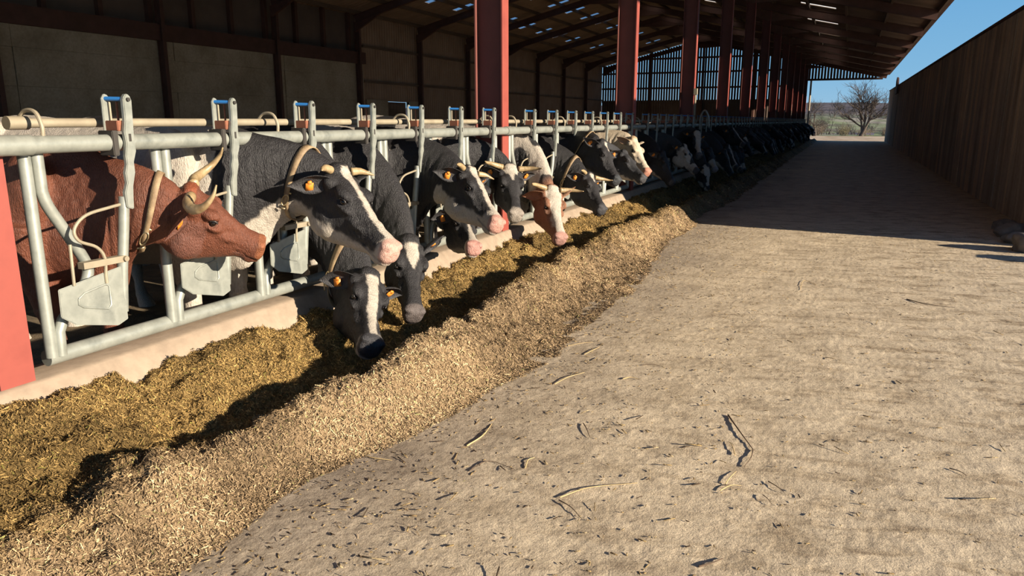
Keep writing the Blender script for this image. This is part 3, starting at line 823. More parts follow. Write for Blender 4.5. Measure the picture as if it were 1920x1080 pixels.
# ---------------------------------------------------------------- feed
def feed_height(x, y):
    """silage heap along the kerb: bank against the kerb, eaten-out trough, pushed-up ridge, toe"""
    xe = np.interp(y, [-2, 1.6, 2.3, 3.2, 3.7, 5.3, 6.5, 8.5, 11, 12.5, 15.5, 30, 62], [-1.75, -1.93, -1.98, -1.73, -1.66, -1.57, -1.64, -1.85, -1.95, -2.02, -1.85, -2.0, -2.1])
    xe = xe + .10 * (fbm(y * 1.7, y * 0 + 3, None, 3) - .5) * 2
    xr = np.interp(y, [0, 2.2, 3.0, 4.0, 5.2, 9, 11, 14, 62], [-2.25, -2.22, -2.10, -2.08, -2.28, -2.32, -2.24, -2.3, -2.35])
    hr = np.interp(y, [0, 1.6, 2.1, 2.7, 3.5, 5, 7, 10.5, 12.5, 62], [.17, .16, .17, .25, .27, .27, .26, .25, .16, .13])
    hb = np.interp(y, [0, 1.6, 2.6, 4, 8, 12, 62], [.35, .325, .285, .26, .28, .27, .22])
    tr = np.interp(y, [0, 1.8, 2.4, 3.2, 62], [.6, .5, .05, 0, 0])      # how much the trough is filled
    bank = hb * (1 - smooth(x, -3.06, -2.50) * (1 - .25 - .5 * tr))
    ridge = hr * np.exp(-((x - xr) / np.where(x < xr, .19, .26)) ** 2)
    w1 = vnoise(y * 2.3, x * 2.0 + 9) - .5
    mound = np.maximum(bank * (1 - smooth(x, -2.75, -2.1)) , 0) + ridge * (1 + .5 * w1)
    mound = mound + tr * .14 * np.exp(-((x + 2.5) / .3) ** 2)
    toe = smooth(xe - x, -.02, .30)
    n = (fbm(x * 5, y * 5, None, 4) - .5) * .13 + (fbm(x * 15, y * 15, None, 3) - .5) * .075
    h = (mound + n) * toe + .012 * smooth(xe - x, -.06, .1) - .012
    return h

def mat_feed(attr=True):
    m, nt, b = new_mat('chopped_silage'); v = coords(nt)
    a = N(nt, 'ShaderNodeVertexColor', layer_name='Col')
    n1 = noise(nt, v, 60, 5, .7); n2 = noise(nt, v, 190, 3, .6)
    c = mixc(nt, .8, a.outputs[0], ramp(nt, n1, [(.3, (.42, .38, .32)), (.55, (1.05, 1.05, 1.05)), (.75, (1.5, 1.5, 1.5))]), 'MULTIPLY')
    nt.links.new(c, b.inputs['Base Color']); b.inputs['Roughness'].default_value = .8; b.inputs['Specular IOR Level'].default_value = .2
    s = N(nt, 'ShaderNodeMath', operation='ADD'); nt.links.new(n1, s.inputs[0]); nt.links.new(n2, s.inputs[1])
    bump(nt, b, s.outputs[0], .8, .02); return m
MAT['feed'] = mat_feed()

def feed_color(x, y, r):
    """golden and olive against the kerb, paler and drier on the ridge"""
    t = smooth(x + .25 * (fbm(x * 3, y * 3, None, 2) - .5), -2.45, -2.12)[:, None]
    gold = np.array([.47, .31, .115]); pale = np.array([.60, .425, .245])
    c = gold * (1 - t) + pale * t
    dk = smooth(fbm(x * 2.2 + 4, y * 2.2, None, 3), .62, .40)[:, None]
    c = c * (.66 + .34 * dk)
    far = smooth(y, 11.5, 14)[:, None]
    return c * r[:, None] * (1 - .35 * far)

def heap():
    Vs = []; Fs = []; Cs = []; n = 0
    for ya, yb, dy, dx in ((-.6, 4.6, .014, .012), (4.6, 12.6, .03, .02), (12.6, 61.8, .12, .045)):
        ys = np.arange(ya, yb + dy * .5, dy); ys[-1] = yb; xs = np.arange(-3.13, -1.35, dx)
        X, Y = np.meshgrid(xs, ys); x = X.ravel(); y = Y.ravel(); z = feed_height(x, y)
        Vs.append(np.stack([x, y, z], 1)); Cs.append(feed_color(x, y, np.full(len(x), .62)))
        ny, nx = X.shape; idx = np.arange(ny * nx).reshape(ny, nx)
        q = np.stack([idx[:-1, :-1], idx[:-1, 1:], idx[1:, 1:], idx[1:, :-1]], -1).reshape(-1, 4)
        zc = z[q].max(1); q = q[zc > -.008]
        Fs.append(q + n); n += len(x)
    # chopped stems lying all over it
    rs = np.random.RandomState(3)
    for ya, yb, dens, ln in ((.6, 3.4, 34000, .014), (3.4, 6.5, 17000, .017), (6.5, 12.6, 6500, .024), (12.6, 30, 700, .05)):
        k = int((yb - ya) * 1.6 * dens)
        x = rs.uniform(-3.12, -1.3, k); y = rs.uniform(ya, yb, k); z = feed_height(x, y)
        keep = (z > -.004) | (rs.rand(k) < .006); x, y, z = x[keep], y[keep], np.maximum(z[keep], 0); k = len(x)
        e = .01; gx = (feed_height(x + e, y) - z) / e; gy = (feed_height(x, y + e) - z) / e
        nrm = np.stack([-gx, -gy, np.ones(k)], 1); nrm /= np.linalg.norm(nrm, axis=1)[:, None]
        d = rs.normal(size=(k, 3)); d -= nrm * (d * nrm).sum(1)[:, None] * rs.uniform(.45, 1.0, k)[:, None]; d /= np.linalg.norm(d, axis=1)[:, None]
        s = np.cross(d, nrm + rs.normal(size=(k, 3)) * .5); s /= np.linalg.norm(s, axis=1)[:, None]
        L = (ln * rs.lognormal(0, .45, k))[:, None] * .5; W = (ln * .24 * rs.lognormal(0, .3, k))[:, None] * .5
        c = np.stack([x, y, z], 1) + nrm * rs.uniform(.001, .009, k)[:, None]
        V = np.stack([c - d*L - s*W, c + d*L - s*W*.7, c + d*L + s*W*.7, c - d*L + s*W], 1).reshape(-1, 3)
        V[:, 2] = np.maximum(V[:, 2], .0015)
        Vs.append(V); Fs.append(np.arange(4 * k).reshape(k, 4) + n); n += 4 * k
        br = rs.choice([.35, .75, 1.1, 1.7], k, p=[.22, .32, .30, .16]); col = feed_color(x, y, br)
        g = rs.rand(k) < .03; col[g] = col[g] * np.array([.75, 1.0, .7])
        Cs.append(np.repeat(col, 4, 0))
    me = np_mesh('silage', np.vstack(Vs), np.vstack(Fs), {'Col': np.clip(np.vstack(Cs), 0, .9)}, MAT['feed'])
    o = link('silage_heap', me)
    return tag(o, 'long heap of golden chopped silage along the kerb', 'feed', kind='stuff')
heap()

# loose chaff and straw trodden over the passage
def chaff():
    rs = np.random.RandomState(8); k = 15000
    x = rs.uniform(-2.1, 2.3, k); y = rs.uniform(.7, 1.0, k) * 0 + .8 + 10.5 * rs.rand(k) ** 1.5
    keep = rs.rand(k) < np.clip(.12 + .9 * np.exp(-(x + 1.75) / .55), 0, 1) ; x = x[keep]; y = y[keep]; k = len(x)
    a = rs.uniform(0, math.pi, k); L = np.where(rs.rand(k) < .07, .05, .014) * rs.lognormal(0, .4, k) * .5; W = .0028 * rs.lognormal(0, .3, k) * .5 * (1 + (L > .012) * .5)
    tz = rs.uniform(-.25, .25, k) * L
    d = np.stack([np.cos(a) * L, np.sin(a) * L, tz], 1); s = np.stack([-np.sin(a) * W, np.cos(a) * W, 0 * W], 1)
    c = np.stack([x, y, .003 + np.abs(tz)], 1)
    V = np.stack([c - d - s, c + d - s, c + d + s, c - d + s], 1); V2 = V.copy(); V2[:, :, 2] += .0025
    VV = np.concatenate([V, V2], 1).reshape(-1, 3)
    b = (np.arange(k) * 8)[:, None]
    F = np.concatenate([b + np.array(f)[None] for f in ((4,5,6,7), (0,1,5,4), (1,2,6,5), (2,3,7,6), (3,0,4,7))])
    cc = np.array([[.50, .36, .17], [.36, .25, .12], [.12, .08, .05], [.60, .47, .27]])[rs.choice(4, k, p=[.36, .28, .2, .16])]
    me = np_mesh('chaff', VV, F, {'Col': np.repeat(cc, 8, 0)}, MAT['feed'], False)
    tag(link('loose_chaff', me), 'loose chaff and bits of straw trodden over the passage floor', 'straw', kind='stuff')
chaff()

MAT['stalk'] = mottled('dry_stalk', (.40, .28, .12), (.58, .44, .22), scale=30, rough=.7, bs=.1)
MAT['darkstalk'] = mottled('dark_twig', (.06, .04, .025), (.14, .09, .055), scale=30, rough=.8, bs=.1)
ST = [
    (((-0.442, 3.753), (-0.364, 3.566), (-0.275, 3.374)), 'darkstalk', 0.007, 'dark bent twig, longest of the cluster in the middle of the floor'),
    (((-0.275, 3.374), (-0.273, 3.272), (-0.291, 3.177)), 'darkstalk', 0.005, 'short dark twig below the longest bent twig'),
    (((-0.344, 3.282), (-0.371, 3.375), (-0.392, 3.418)), 'stalk', 0.004, 'short pale stalk left of the longest bent twig'),
    (((-0.342, 2.977), (-0.333, 3.033), (-0.317, 3.115)), 'stalk', 0.0045, 'pale bent stalk under the cluster of twigs'),
    (((-0.354, 2.911), (-0.319, 2.967), (-0.279, 2.990)), 'stalk', 0.004, 'pale stalk lying level under the cluster of twigs'),
    (((-0.940, 2.587), (-0.854, 2.708), (-0.684, 2.835)), 'stalk', 0.004, 'long pale straw lying left of the twig cluster'),
    (((-0.936, 2.565), (-0.871, 2.525), (-0.807, 2.466)), 'darkstalk', 0.004, 'dark curled stem at the end of the long pale straw'),
    (((-1.512, 2.867), (-1.491, 2.995), (-1.515, 3.147)), 'stalk', 0.006, 'thick pale stalk beside the near foot of the silage'),
    (((-1.431, 3.818), (-1.397, 3.953), (-1.338, 4.084)), 'stalk', 0.004, 'straight pale straw beside the silage, below the pair of short ones'),
    (((-1.452, 4.423), (-1.428, 4.509), (-1.411, 4.620)), 'stalk', 0.004, 'pale straw pair, lower one beside the silage'),
    (((-1.614, 4.556), (-1.547, 4.640), (-1.485, 4.709)), 'stalk', 0.003, 'pale straw pair, upper one beside the silage'),
    (((-1.094, 3.342), (-1.054, 3.273), (-1.012, 3.195)), 'darkstalk', 0.005, 'dark stub of stem pointing down the passage'),
    (((-1.050, 4.366), (-0.989, 4.393), (-0.924, 4.377)), 'darkstalk', 0.004, 'reddish brown twig lying crosswise in mid passage'),
    (((-1.093, 4.068), (-1.057, 4.104), (-1.012, 4.104)), 'stalk', 0.005, 'curled pale leaf right of the straight straw'),
    (((-1.170, 2.768), (-1.187, 2.840), (-1.173, 2.882)), 'stalk', 0.0045, 'pale curl of stem near the lower edge of the silage'),
    (((-0.153, 7.310), (-0.266, 7.439), (-0.276, 7.012)), 'stalk', 0.004, 'forked pale straw lying farther up the passage'),
    (((0.581, 7.014), (0.711, 6.866), (0.920, 6.841)), 'darkstalk', 0.007, 'long dark twig lying towards the right wall'),
    (((-0.180, 3.075), (-0.145, 3.039), (-0.111, 3.005)), 'darkstalk', 0.004, 'dark twig right of the twig cluster'),
    (((-0.189, 2.945), (-0.165, 2.909), (-0.145, 2.871)), 'darkstalk', 0.003, 'small dark twig under the right-hand twig'),
    (((-0.337, 2.332), (-0.298, 2.367), (-0.269, 2.414)), 'darkstalk', 0.006, 'dark stem clump at the bottom middle edge'),
    (((0.538, 3.529), (0.575, 3.502), (0.597, 3.479)), 'darkstalk', 0.004, 'thin dark twig near the right edge of the floor'),
    (((-1.384, 2.645), (-1.347, 2.757), (-1.223, 2.744)), 'darkstalk', 0.004, 'brown stem lying along the near foot of the silage'),
    (((-1.903, 2.587), (-1.836, 2.575), (-1.750, 2.595)), 'stalk', 0.005, 'tan stalk half out of the silage toe'),
]
for pts, mt, r, lab in ST:
    P = [Vector((p[0], p[1], 0)) for p in pts]; z = .006
    P = curve_pts([Vector((p.x, p.y, z + (.004 if i == 1 else 0))) for i, p in enumerate(P)], 5)
    c = sum(P, Vector()) / len(P); c.z = 0
    mb = MB().tube([p - c for p in P], [.62 * r * (1 - .55 * i / (len(P) - 1)) for i in range(len(P))], 8)
    tag(mb.build('dry_stalk', MAT[mt], loc=c), lab, 'stalk')

# rubble at the near foot of the right wall
MAT['stone'] = mottled('stone', (.12, .10, .085), (.24, .20, .165), scale=6, rough=.9, bs=.5)
SPOTS = [(2.15, 10.3, .15, 'largest lump of rubble at the foot of the right wall'), (2.6, 9.6, .16, 'low lump of rubble just in front of the largest one'),
         (2.05, 10.95, .10, 'small stone against the near end of the right wall'), (2.10, 11.5, .12, 'dark stone against the right wall behind the small stone'),
         (2.12, 12.3, .09, 'last stone of the row along the right wall')]
for i, (x, y, h, lab) in enumerate(SPOTS):
    bm = bmesh.new(); bmesh.ops.create_icosphere(bm, subdivisions=4, radius=1)
    for v in bm.verts:
        n = fbm(np.array([v.co.x*1.4 + i*3]), np.array([v.co.y*1.4]), np.array([v.co.z*1.4]), 4)[0]
        v.co *= .55 + .95 * n
        v.co.x *= h * 1.7; v.co.y *= h * 1.3; v.co.z *= h
    zmin = min(v.co.z for v in bm.verts) * .5
    for v in bm.verts: v.co.z = max(v.co.z - zmin, 0)
    me = bpy.data.meshes.new('stone'); bm.to_mesh(me); bm.free(); me.materials.append(MAT['stone'])
    for p in me.polygons: p.use_smooth = True
    tag(link('stone', me, loc=(x, y, 0)), lab, 'stone')

# ---------------------------------------------------------------- beyond the far end
def terr_z(x, y):
    r = np.hypot(x, y)
    z = -7.0 * smooth(y, 88, 190) + 24 * smooth(y, 260, 900) + 16 * (fbm(x*.004 + 3, y*.004, None, 3) - .5) * smooth(y, 200, 600)
    return z + 20 * smooth(y, 900, 1600) * (fbm(x*.002, y*.002 + 9, None, 3))
def mat_land():
    m, nt, b = new_mat('valley_fields'); v = coords(nt, (1, .45, 1)); sx = N(nt, 'ShaderNodeSeparateXYZ'); nt.links.new(coords(nt), sx.inputs[0])
    n1 = noise(nt, v, .012, 4, .6, .5); n2 = noise(nt, v, .09, 5, .6)
    fields = ramp(nt, n1, [(.34, (.12, .095, .08)), (.42, (.26, .235, .17)), (.5, (.22, .26, .12)), (.56, (.34, .30, .23)), (.66, (.17, .145, .12))])
    fields = mixc(nt, .7, fields, ramp(nt, n2, [(.38, (.35, .33, .33)), (.55, (1, 1, 1))]), 'MULTIPLY')
    wood = ramp(nt, n2, [(.35, (.075, .065, .07)), (.65, (.15, .125, .12))])
    mr = N(nt, 'ShaderNodeMapRange'); nt.links.new(sx.outputs[1], mr.inputs[0]); mr.inputs[1].default_value = 540; mr.inputs[2].default_value = 600
    c = mixc(nt, mr.outputs[0], fields, wood)
    near = N(nt, 'ShaderNodeMapRange'); nt.links.new(sx.outputs[1], near.inputs[0]); near.inputs[1].default_value = 80; near.inputs[2].default_value = 84
    n4 = noise(nt, coords(nt, (1, .3, 1)), .5, 5, .65)
    sand = ramp(nt, n4, [(.35, (.36, .25, .15)), (.6, (.58, .45, .31)), (.75, (.64, .55, .43))])
    c = mixc(nt, near.outputs[0], sand, c)
    nt.links.new(c, b.inputs['Base Color']); b.inputs['Roughness'].default_value = .95; b.inputs['Specular IOR Level'].default_value = .1
    return m
ys = np.concatenate([np.linspace(62.6, 100, 40), np.linspace(104, 300, 60), np.linspace(310, 1800, 90)])
us = np.linspace(-1, 1, 120); Yg, Ug = np.meshgrid(ys, us, indexing='ij'); Xg = Ug * (60 + Yg * 1.1)
Z = terr_z(Xg, Yg); V = np.stack([Xg, Yg, Z - .001], -1).reshape(-1, 3); idx = np.arange(len(ys) * 120).reshape(len(ys), 120)
Fq = np.stack([idx[:-1, :-1], idx[:-1, 1:], idx[1:, 1:], idx[1:, :-1]], -1).reshape(-1, 4)
o = link('ground', np_mesh('land', V, Fq, None, mat_land())); struct(o, 'sandy yard, fields and low hills beyond the barn', 'ground')

MAT['bark'] = mottled('bark', (.07, .055, .045), (.13, .10, .08), scale=5, rough=.9)
MAT['twig'] = mottled('twigs', (.16, .12, .085), (.26, .20, .14), scale=5, rough=.9, bs=0)
MAT['leafless'] = mottled('hedge_twigs', (.13, .12, .06), (.24, .20, .12), scale=2, rough=.9, bs=0)
def grow(rs, mbt, mbb, p, d, L, r, lvl, maxl, spread=.5, fork=(2, 3)):
    pts = [p]; q = Vector(p); dd = Vector(d)
    for i in range(4):
        dd = (dd + Vector(rs.normal(size=3)) * .10 + Vector((0, 0, .04))).normalized(); q = q + dd * (L / 4); pts.append(q.copy())
    (mbt if lvl == 0 else mbb).tube(pts, [r * (1 - .1 * i) for i in range(5)], 7 if lvl < 2 else 4, caps=False)
    if lvl >= maxl: return
    for k in range(rs.randint(fork[0], fork[1] + 1) + (1 if lvl > 0 else 1)):
        t = rs.uniform(.35, 1.0) if k else 1.0; b = pts[min(4, int(t * 4))]
        nd = (dd + Vector(rs.normal(size=3)) * spread).normalized()
        if nd.z < -.1: nd.z *= -.5
        grow(rs, mbt, mbb, b, nd, L * rs.uniform(.6, .85), r * .6, lvl + 1, maxl, spread, fork)
def tree(x, y, H, seed, label, cat='tree', maxl=5, name='bare_tree', stems=1, group=None, spread=.45):
    rs = np.random.RandomState(seed); root = thing(name, label, cat, (x, y, float(terr_z(np.array(x), np.array(y))) - .02), group)
    a, b = MB(), MB()
    for s in range(stems):
        d = Vector((rs.uniform(-.5, .5) * (stems > 1), rs.uniform(-.3, .3) * (stems > 1), 1)).normalized()
        grow(rs, a, b, Vector((s * .1, 0, 0)), d, H * .27, H * .018, 0, maxl, spread, (2, 3))
    a.build('trunk', MAT['bark'], root); b.build('branches', MAT['twig'] if H < 4 else MAT['bark'], root)
    return root
tree(1.0, 82.0, 7.0, 4, 'large bare tree standing beyond the far end of the passage', stems=3)
tree(-3.1, 80.5, 4.8, 9, 'smaller bare tree left of the large one, beyond the barn mouth', stems=2)
tree(7.5, 52.0, 6.4, 12, 'bare shrub tips showing above the far part of the right wall', cat='shrub', maxl=5, stems=3, name='bare_shrub')
def shrub(seed, H, label, x, y):
    rs = np.random.RandomState(seed); r = thing('hedge_shrub', label, 'shrub', (x, y, -.02), 'scrub hedge beyond the yard'); mb = MB()
    for s in range(26):
        d = Vector((rs.uniform(-.8, .8), rs.uniform(-.5, .5), 1)).normalized(); p = Vector((rs.uniform(-.9, .9), rs.uniform(-.4, .4), 0))
        grow(rs, mb, mb, p, d, H * .42 * rs.uniform(.6, 1.1), .016, 0, 2, .6, (2, 3))
    mb.build('stems', MAT['leafless'] if seed % 2 else MAT['twig'], r); return r
sh = [shrub(20 + i, h, 'dense twiggy shrub in the scrub hedge beyond the sandy yard', -30, 84) for i, h in enumerate((1.7, 2.1, 1.4))]
rs = np.random.RandomState(2); first = [True] * 3
for i, x in enumerate(np.linspace(-9.0, 14, 12)):
    k = i % 3; r = sh[k] if first[k] else copy_tree(sh[k]); first[k] = False
    r.location = (float(x) + rs.uniform(-.3, .3), 83.5 + rs.uniform(-.8, 1.2), -.05); r.rotation_euler.z = rs.uniform(0, 6); s = rs.uniform(.75, 1.15); r.scale = (s, s, s)
# low woodland and farmhouses across the valley
MAT['crown'] = mottled('winter_wood', (.07, .06, .055), (.15, .125, .10), scale=1.5, rough=1, bs=.6, bd=.3)
def wood(seed):
    rs_ = np.random.RandomState(seed); mb = MB()
    for s in range(5):
        d = Vector((rs_.uniform(-.7, .7), rs_.uniform(-.7, .7), 1)).normalized()
        grow(rs_, mb, mb, Vector((rs_.uniform(-.3, .3), rs_.uniform(-.3, .3), 0)), d, .75, .035, 0, 3, .55, (2, 3))
    o_ = mb.build('crown', MAT['crown']); me_ = o_.data; bpy.data.objects.remove(o_); return me_
cm = [wood(1), wood(5), wood(9)]
placed = []
for i in range(260):
    y = float(rs.choice([130, 150, 180, 210, 300, 420, 560, 640]) + rs.uniform(-20, 20)); x = float(rs.uniform(-.10, .09) * y); s = float(rs.uniform(1.8, 3.4)) * (1 if y < 250 else 1.5)
    if any(math.hypot(x - a, y - b) < 14 for a, b in ((-8, 235), (-3, 262), (9, 240), (15, 268), (4, 300))): continue
    if len(placed) >= 110 or any(math.hypot(x - a, y - b) < 1.5 * (s + c) for a, b, c in placed): continue
    placed.append((x, y, s))
    o = link('distant_tree', cm[i % 3], loc=(x, y, float(terr_z(np.array(x), np.array(y))) - .3)); o.scale = (s, s, s)
    tag(o, 'small dark winter tree in the fields across the valley', 'tree', 'trees across the valley')
MAT['plaster'] = mottled('pale_plaster', (.42, .36, .32), (.52, .46, .42), rough=.8, bs=0); MAT['slate'] = mottled('slate_roof', (.11, .10, .15), (.16, .15, .20), rough=.7, bs=0)
for i, (x, y, w) in enumerate(((-8, 235, 9), (-3, 262, 8), (9, 240, 10), (15, 268, 9), (4, 300, 8))):
    z = float(terr_z(np.array(float(x)), np.array(float(y))))
    lab = ['farmhouse', 'small house', 'long low house', 'pale house', 'far small house'][i]
    r = thing('distant_house', '%s with grey roof, %s of five across the valley' % (lab, ['leftmost', 'second', 'fourth', 'rightmost', 'middle one'][i]), 'house', (x, y, z - .2))
    MB().box(-w/2, w/2, -3, 3, 0, 2.6).build('walls', MAT['plaster'], r)
    MB().prism([(-3.3, 2.6), (3.3, 2.6), (0, 4.4)], 0, -w/2 - .2, w/2 + .2).build('roof', MAT['slate'], r)
# ---------------------------------------------------------------- feed barrier, one 5 m panel per bay
BXX = -3.13          # plane of the rails
def barrier(y0, label, proto=None):
    if proto is not None:
        c = copy_tree(proto); c.location = (BXX, y0, 0); c['label'] = label; return c
    r = thing('feed_barrier', label, 'feed barrier', (BXX, y0, 0), 'self-locking feed barrier panels')
    g = MAT['galv']
    mb = MB(); mb.tube([(0, -.0, 1.40), (0, 5.0, 1.40)], .038, 20); mb.tube([(0, -.09, 1.40), (0, .11, 1.40)], .043, 20)
    mb.build('top_rail', g, r)
    MB().tube([(-.08, .10, .455), (-.08, 4.82, .455)], .037, 18).build('bottom_rail', g, r)
    MB().tube([(-.12, .12, 1.49), (-.12, 4.80, 1.49)], .021, 14).tube([(-.12, .10, 1.49), (-.12, .19, 1.49)], .029, 14).build('control_rod', MAT['cream'], r)
    hook = None
    for yy in (.17, 1.62, 3.1, 4.62):
        if hook is None:
            P = curve_pts([(.0, 0, 1.43), (.002, 0, 1.48), (-.03, 0, 1.535), (-.10, 0, 1.54), (-.15, 0, 1.50)], 5)
            hook = MB().tube(P, .009, 8).build('rod_hook', MAT['cream'], r); hook.location = (0, yy, 0)
        else:
            c = hook.copy(); COL.objects.link(c); c.location = (0, yy, 0)
    protos = {}
    def rep(nm, build, yy):
        if nm not in protos:
            protos[nm] = build(); protos[nm].location = (0, yy, 0); return
        src = protos[nm]; c = src.copy(); COL.objects.link(c); c.location = (0, yy, 0); c.parent = r
        for ch in src.children:
            d = ch.copy(); COL.objects.link(d); d.parent = c
    def upright(): return MB().tube([(-.06, 0, 1.38), (-.06, 0, .46)], .0265, 16).build('upright', g, r)
    def bent():
        P = [(-.05, .105, 1.38)] + curve_pts([(-.05, .105, 1.20), (-.05, .125, 1.13), (-.05, .20, .99), (-.05, .265, .86), (-.05, .265, .79), (-.05, .205, .70), (-.05, .12, .62)], 5) + [(-.05, .095, .57), (-.05, .09, .46)]
        mb = MB().tube(P, .0255, 14)
        return mb.build('bent_divider', g, r)
    def arm():
        P = [0, (.026, .485, 1.0), (.010, .465, .80), (.0, .45, .60)]
        mb = MB().tube([(.030, .503, 1.15)] + P[1:], .024, 16)
        o = mb.build('locking_arm', g, r)
        # pressed steel latch plate, wavy, rising above the rail
        prof = [(.485, 1.10), (.483, 1.17), (.502, 1.215), (.498, 1.26), (.512, 1.30), (.51, 1.34), (.522, 1.40), (.516, 1.45), (.528, 1.50), (.53, 1.60), (.548, 1.622), (.570, 1.615), (.580, 1.59),
                (.576, 1.50), (.572, 1.43), (.575, 1.36), (.555, 1.31), (.556, 1.26), (.536, 1.20), (.530, 1.15), (.525, 1.09)]
        prof = [(.535 + (a - .535) * .92, b) for a, b in prof]; m2 = MB().prism(prof, 0, .040, .064); l = m2.build('latch_plate', g, o, bevel=.004)
        prof2 = [(.498, 1.40), (.50, 1.60), (.515, 1.622), (.535, 1.615), (.545, 1.58), (.54, 1.40)]
        m3 = MB().prism(prof2, 0, -.052, -.040).build('latch_plate', g, o, bevel=.003)
        MB().tube([(-.056, .515, 1.60), (.044, .545, 1.597)], .010, 10).build('handle', MAT['blue'], o)
        MB().tube([(-.03, .53, 1.47), (-.03, .53, 1.585)], .005, 8).build('spring_pin', MAT['cream'], o)
        MB().tube([(.005, .54, 1.47), (.005, .54, 1.585)], .005, 8).build('spring_pin', MAT['rust'], o)
        MB().box(-.045, .038, .505, .560, 1.452, 1.50).build('trigger', MAT['rust'], o, bevel=.003)
        MB().box(-.055, .042, .470, .502, 1.34, 1.455).build('pivot_block', MAT['dark'], o, bevel=.004)
        MB().box(.064, .066, .538, .550, 1.405, 1.440).build('slot', MAT['dark'], o)
        MB().tube([(.060, .552, 1.595), (.074, .552, 1.595)], .009, 10).build('bolt', MAT['dark'], o)
        return o
    def plate():
        q = [(.128, .775), (.45, .825), (.455, .565), (.40, .545), (.19, .60), (.125, .65)]
        mb = MB().prism(q, 0, .018, .026)
        o = mb.build('throat_plate', g, r, bevel=.003)
        rim = [(.215, .715), (.245, .735), (.355, .755), (.372, .745), (.372, .655), (.355, .638), (.235, .672), (.213, .69)]
        P = [(.027, a, b) for a, b in rim]; P.append(P[0])
        MB().tube(P, .005, 8, caps=False).build('pressed_rim', g, o)
        return o
    def loop():
        P = [(.03, .48, 1.115)] + curve_pts([(.03, .44, 1.11), (.03, .30, 1.085), (.03, .235, 1.03), (.03, .25, .975), (.03, .33, .935), (.03, .365, .88), (.03, .36, .80)], 5) + [(.03, .36, .76)]
        return MB().tube(P, .0075, 8).tube([(.03, .205, .965), (.03, .20, .78)], .007, 8).build('guide_rod', MAT['cream'], r)
    def clamp():
        return MB().box(.0, .042, .25, .47, .845, .875).tube([(.03, .462, .86), (.055, .462, .86)], .013, 10).build('arm_clamp', MAT['cream'], r)
    for j in range(7):
        d = .665 * j
        rep('upright', upright, .115 + d); 
        for nm, fn in (('bent_divider', bent), ('locking_arm', arm), ('throat_plate', plate), ('guide_rod', loop), ('arm_clamp', clamp)): rep(nm, fn, .06 + d if nm == 'bent_divider' else d)
    rep('upright', upright, 4.78)
    return r
BNAMES = ['nearest feed barrier panel, holding the brown cow and six black and white cows', 'second feed barrier panel, between the second and third red posts'] + \
    ['%s feed barrier panel from the camera, in the shade of the barn' % w for w in ('third', 'fourth', 'fifth', 'sixth', 'seventh', 'eighth', 'ninth', 'tenth', 'eleventh', 'twelfth')]
bp = barrier(1.95, BNAMES[0])
for k in range(1, 12): barrier(1.95 + 5*k, BNAMES[k], bp)
# the panel ending at the left edge of the frame
MB().tube([(BXX, -.2, 1.40), (BXX, 1.87, 1.40)], .0375, 18).build('rail_stub', MAT['galv'])
tag(bpy.data.objects['rail_stub'], 'galvanised pipe rail crossing the near red post at the left edge', 'rail')
mb = MB(); P = curve_pts([(-3.08, 17.3, 1.3), (-3.08, 17.3, 1.58), (-2.99, 17.3, 1.72), (-2.90, 17.3, 1.58), (-2.88, 17.3, 1.36)], 6)
tag(mb.tube(P, .022, 10).build('pipe_arch', MAT['galv']), 'upturned galvanised pipe arch rising above the feed barrier', 'pipe')
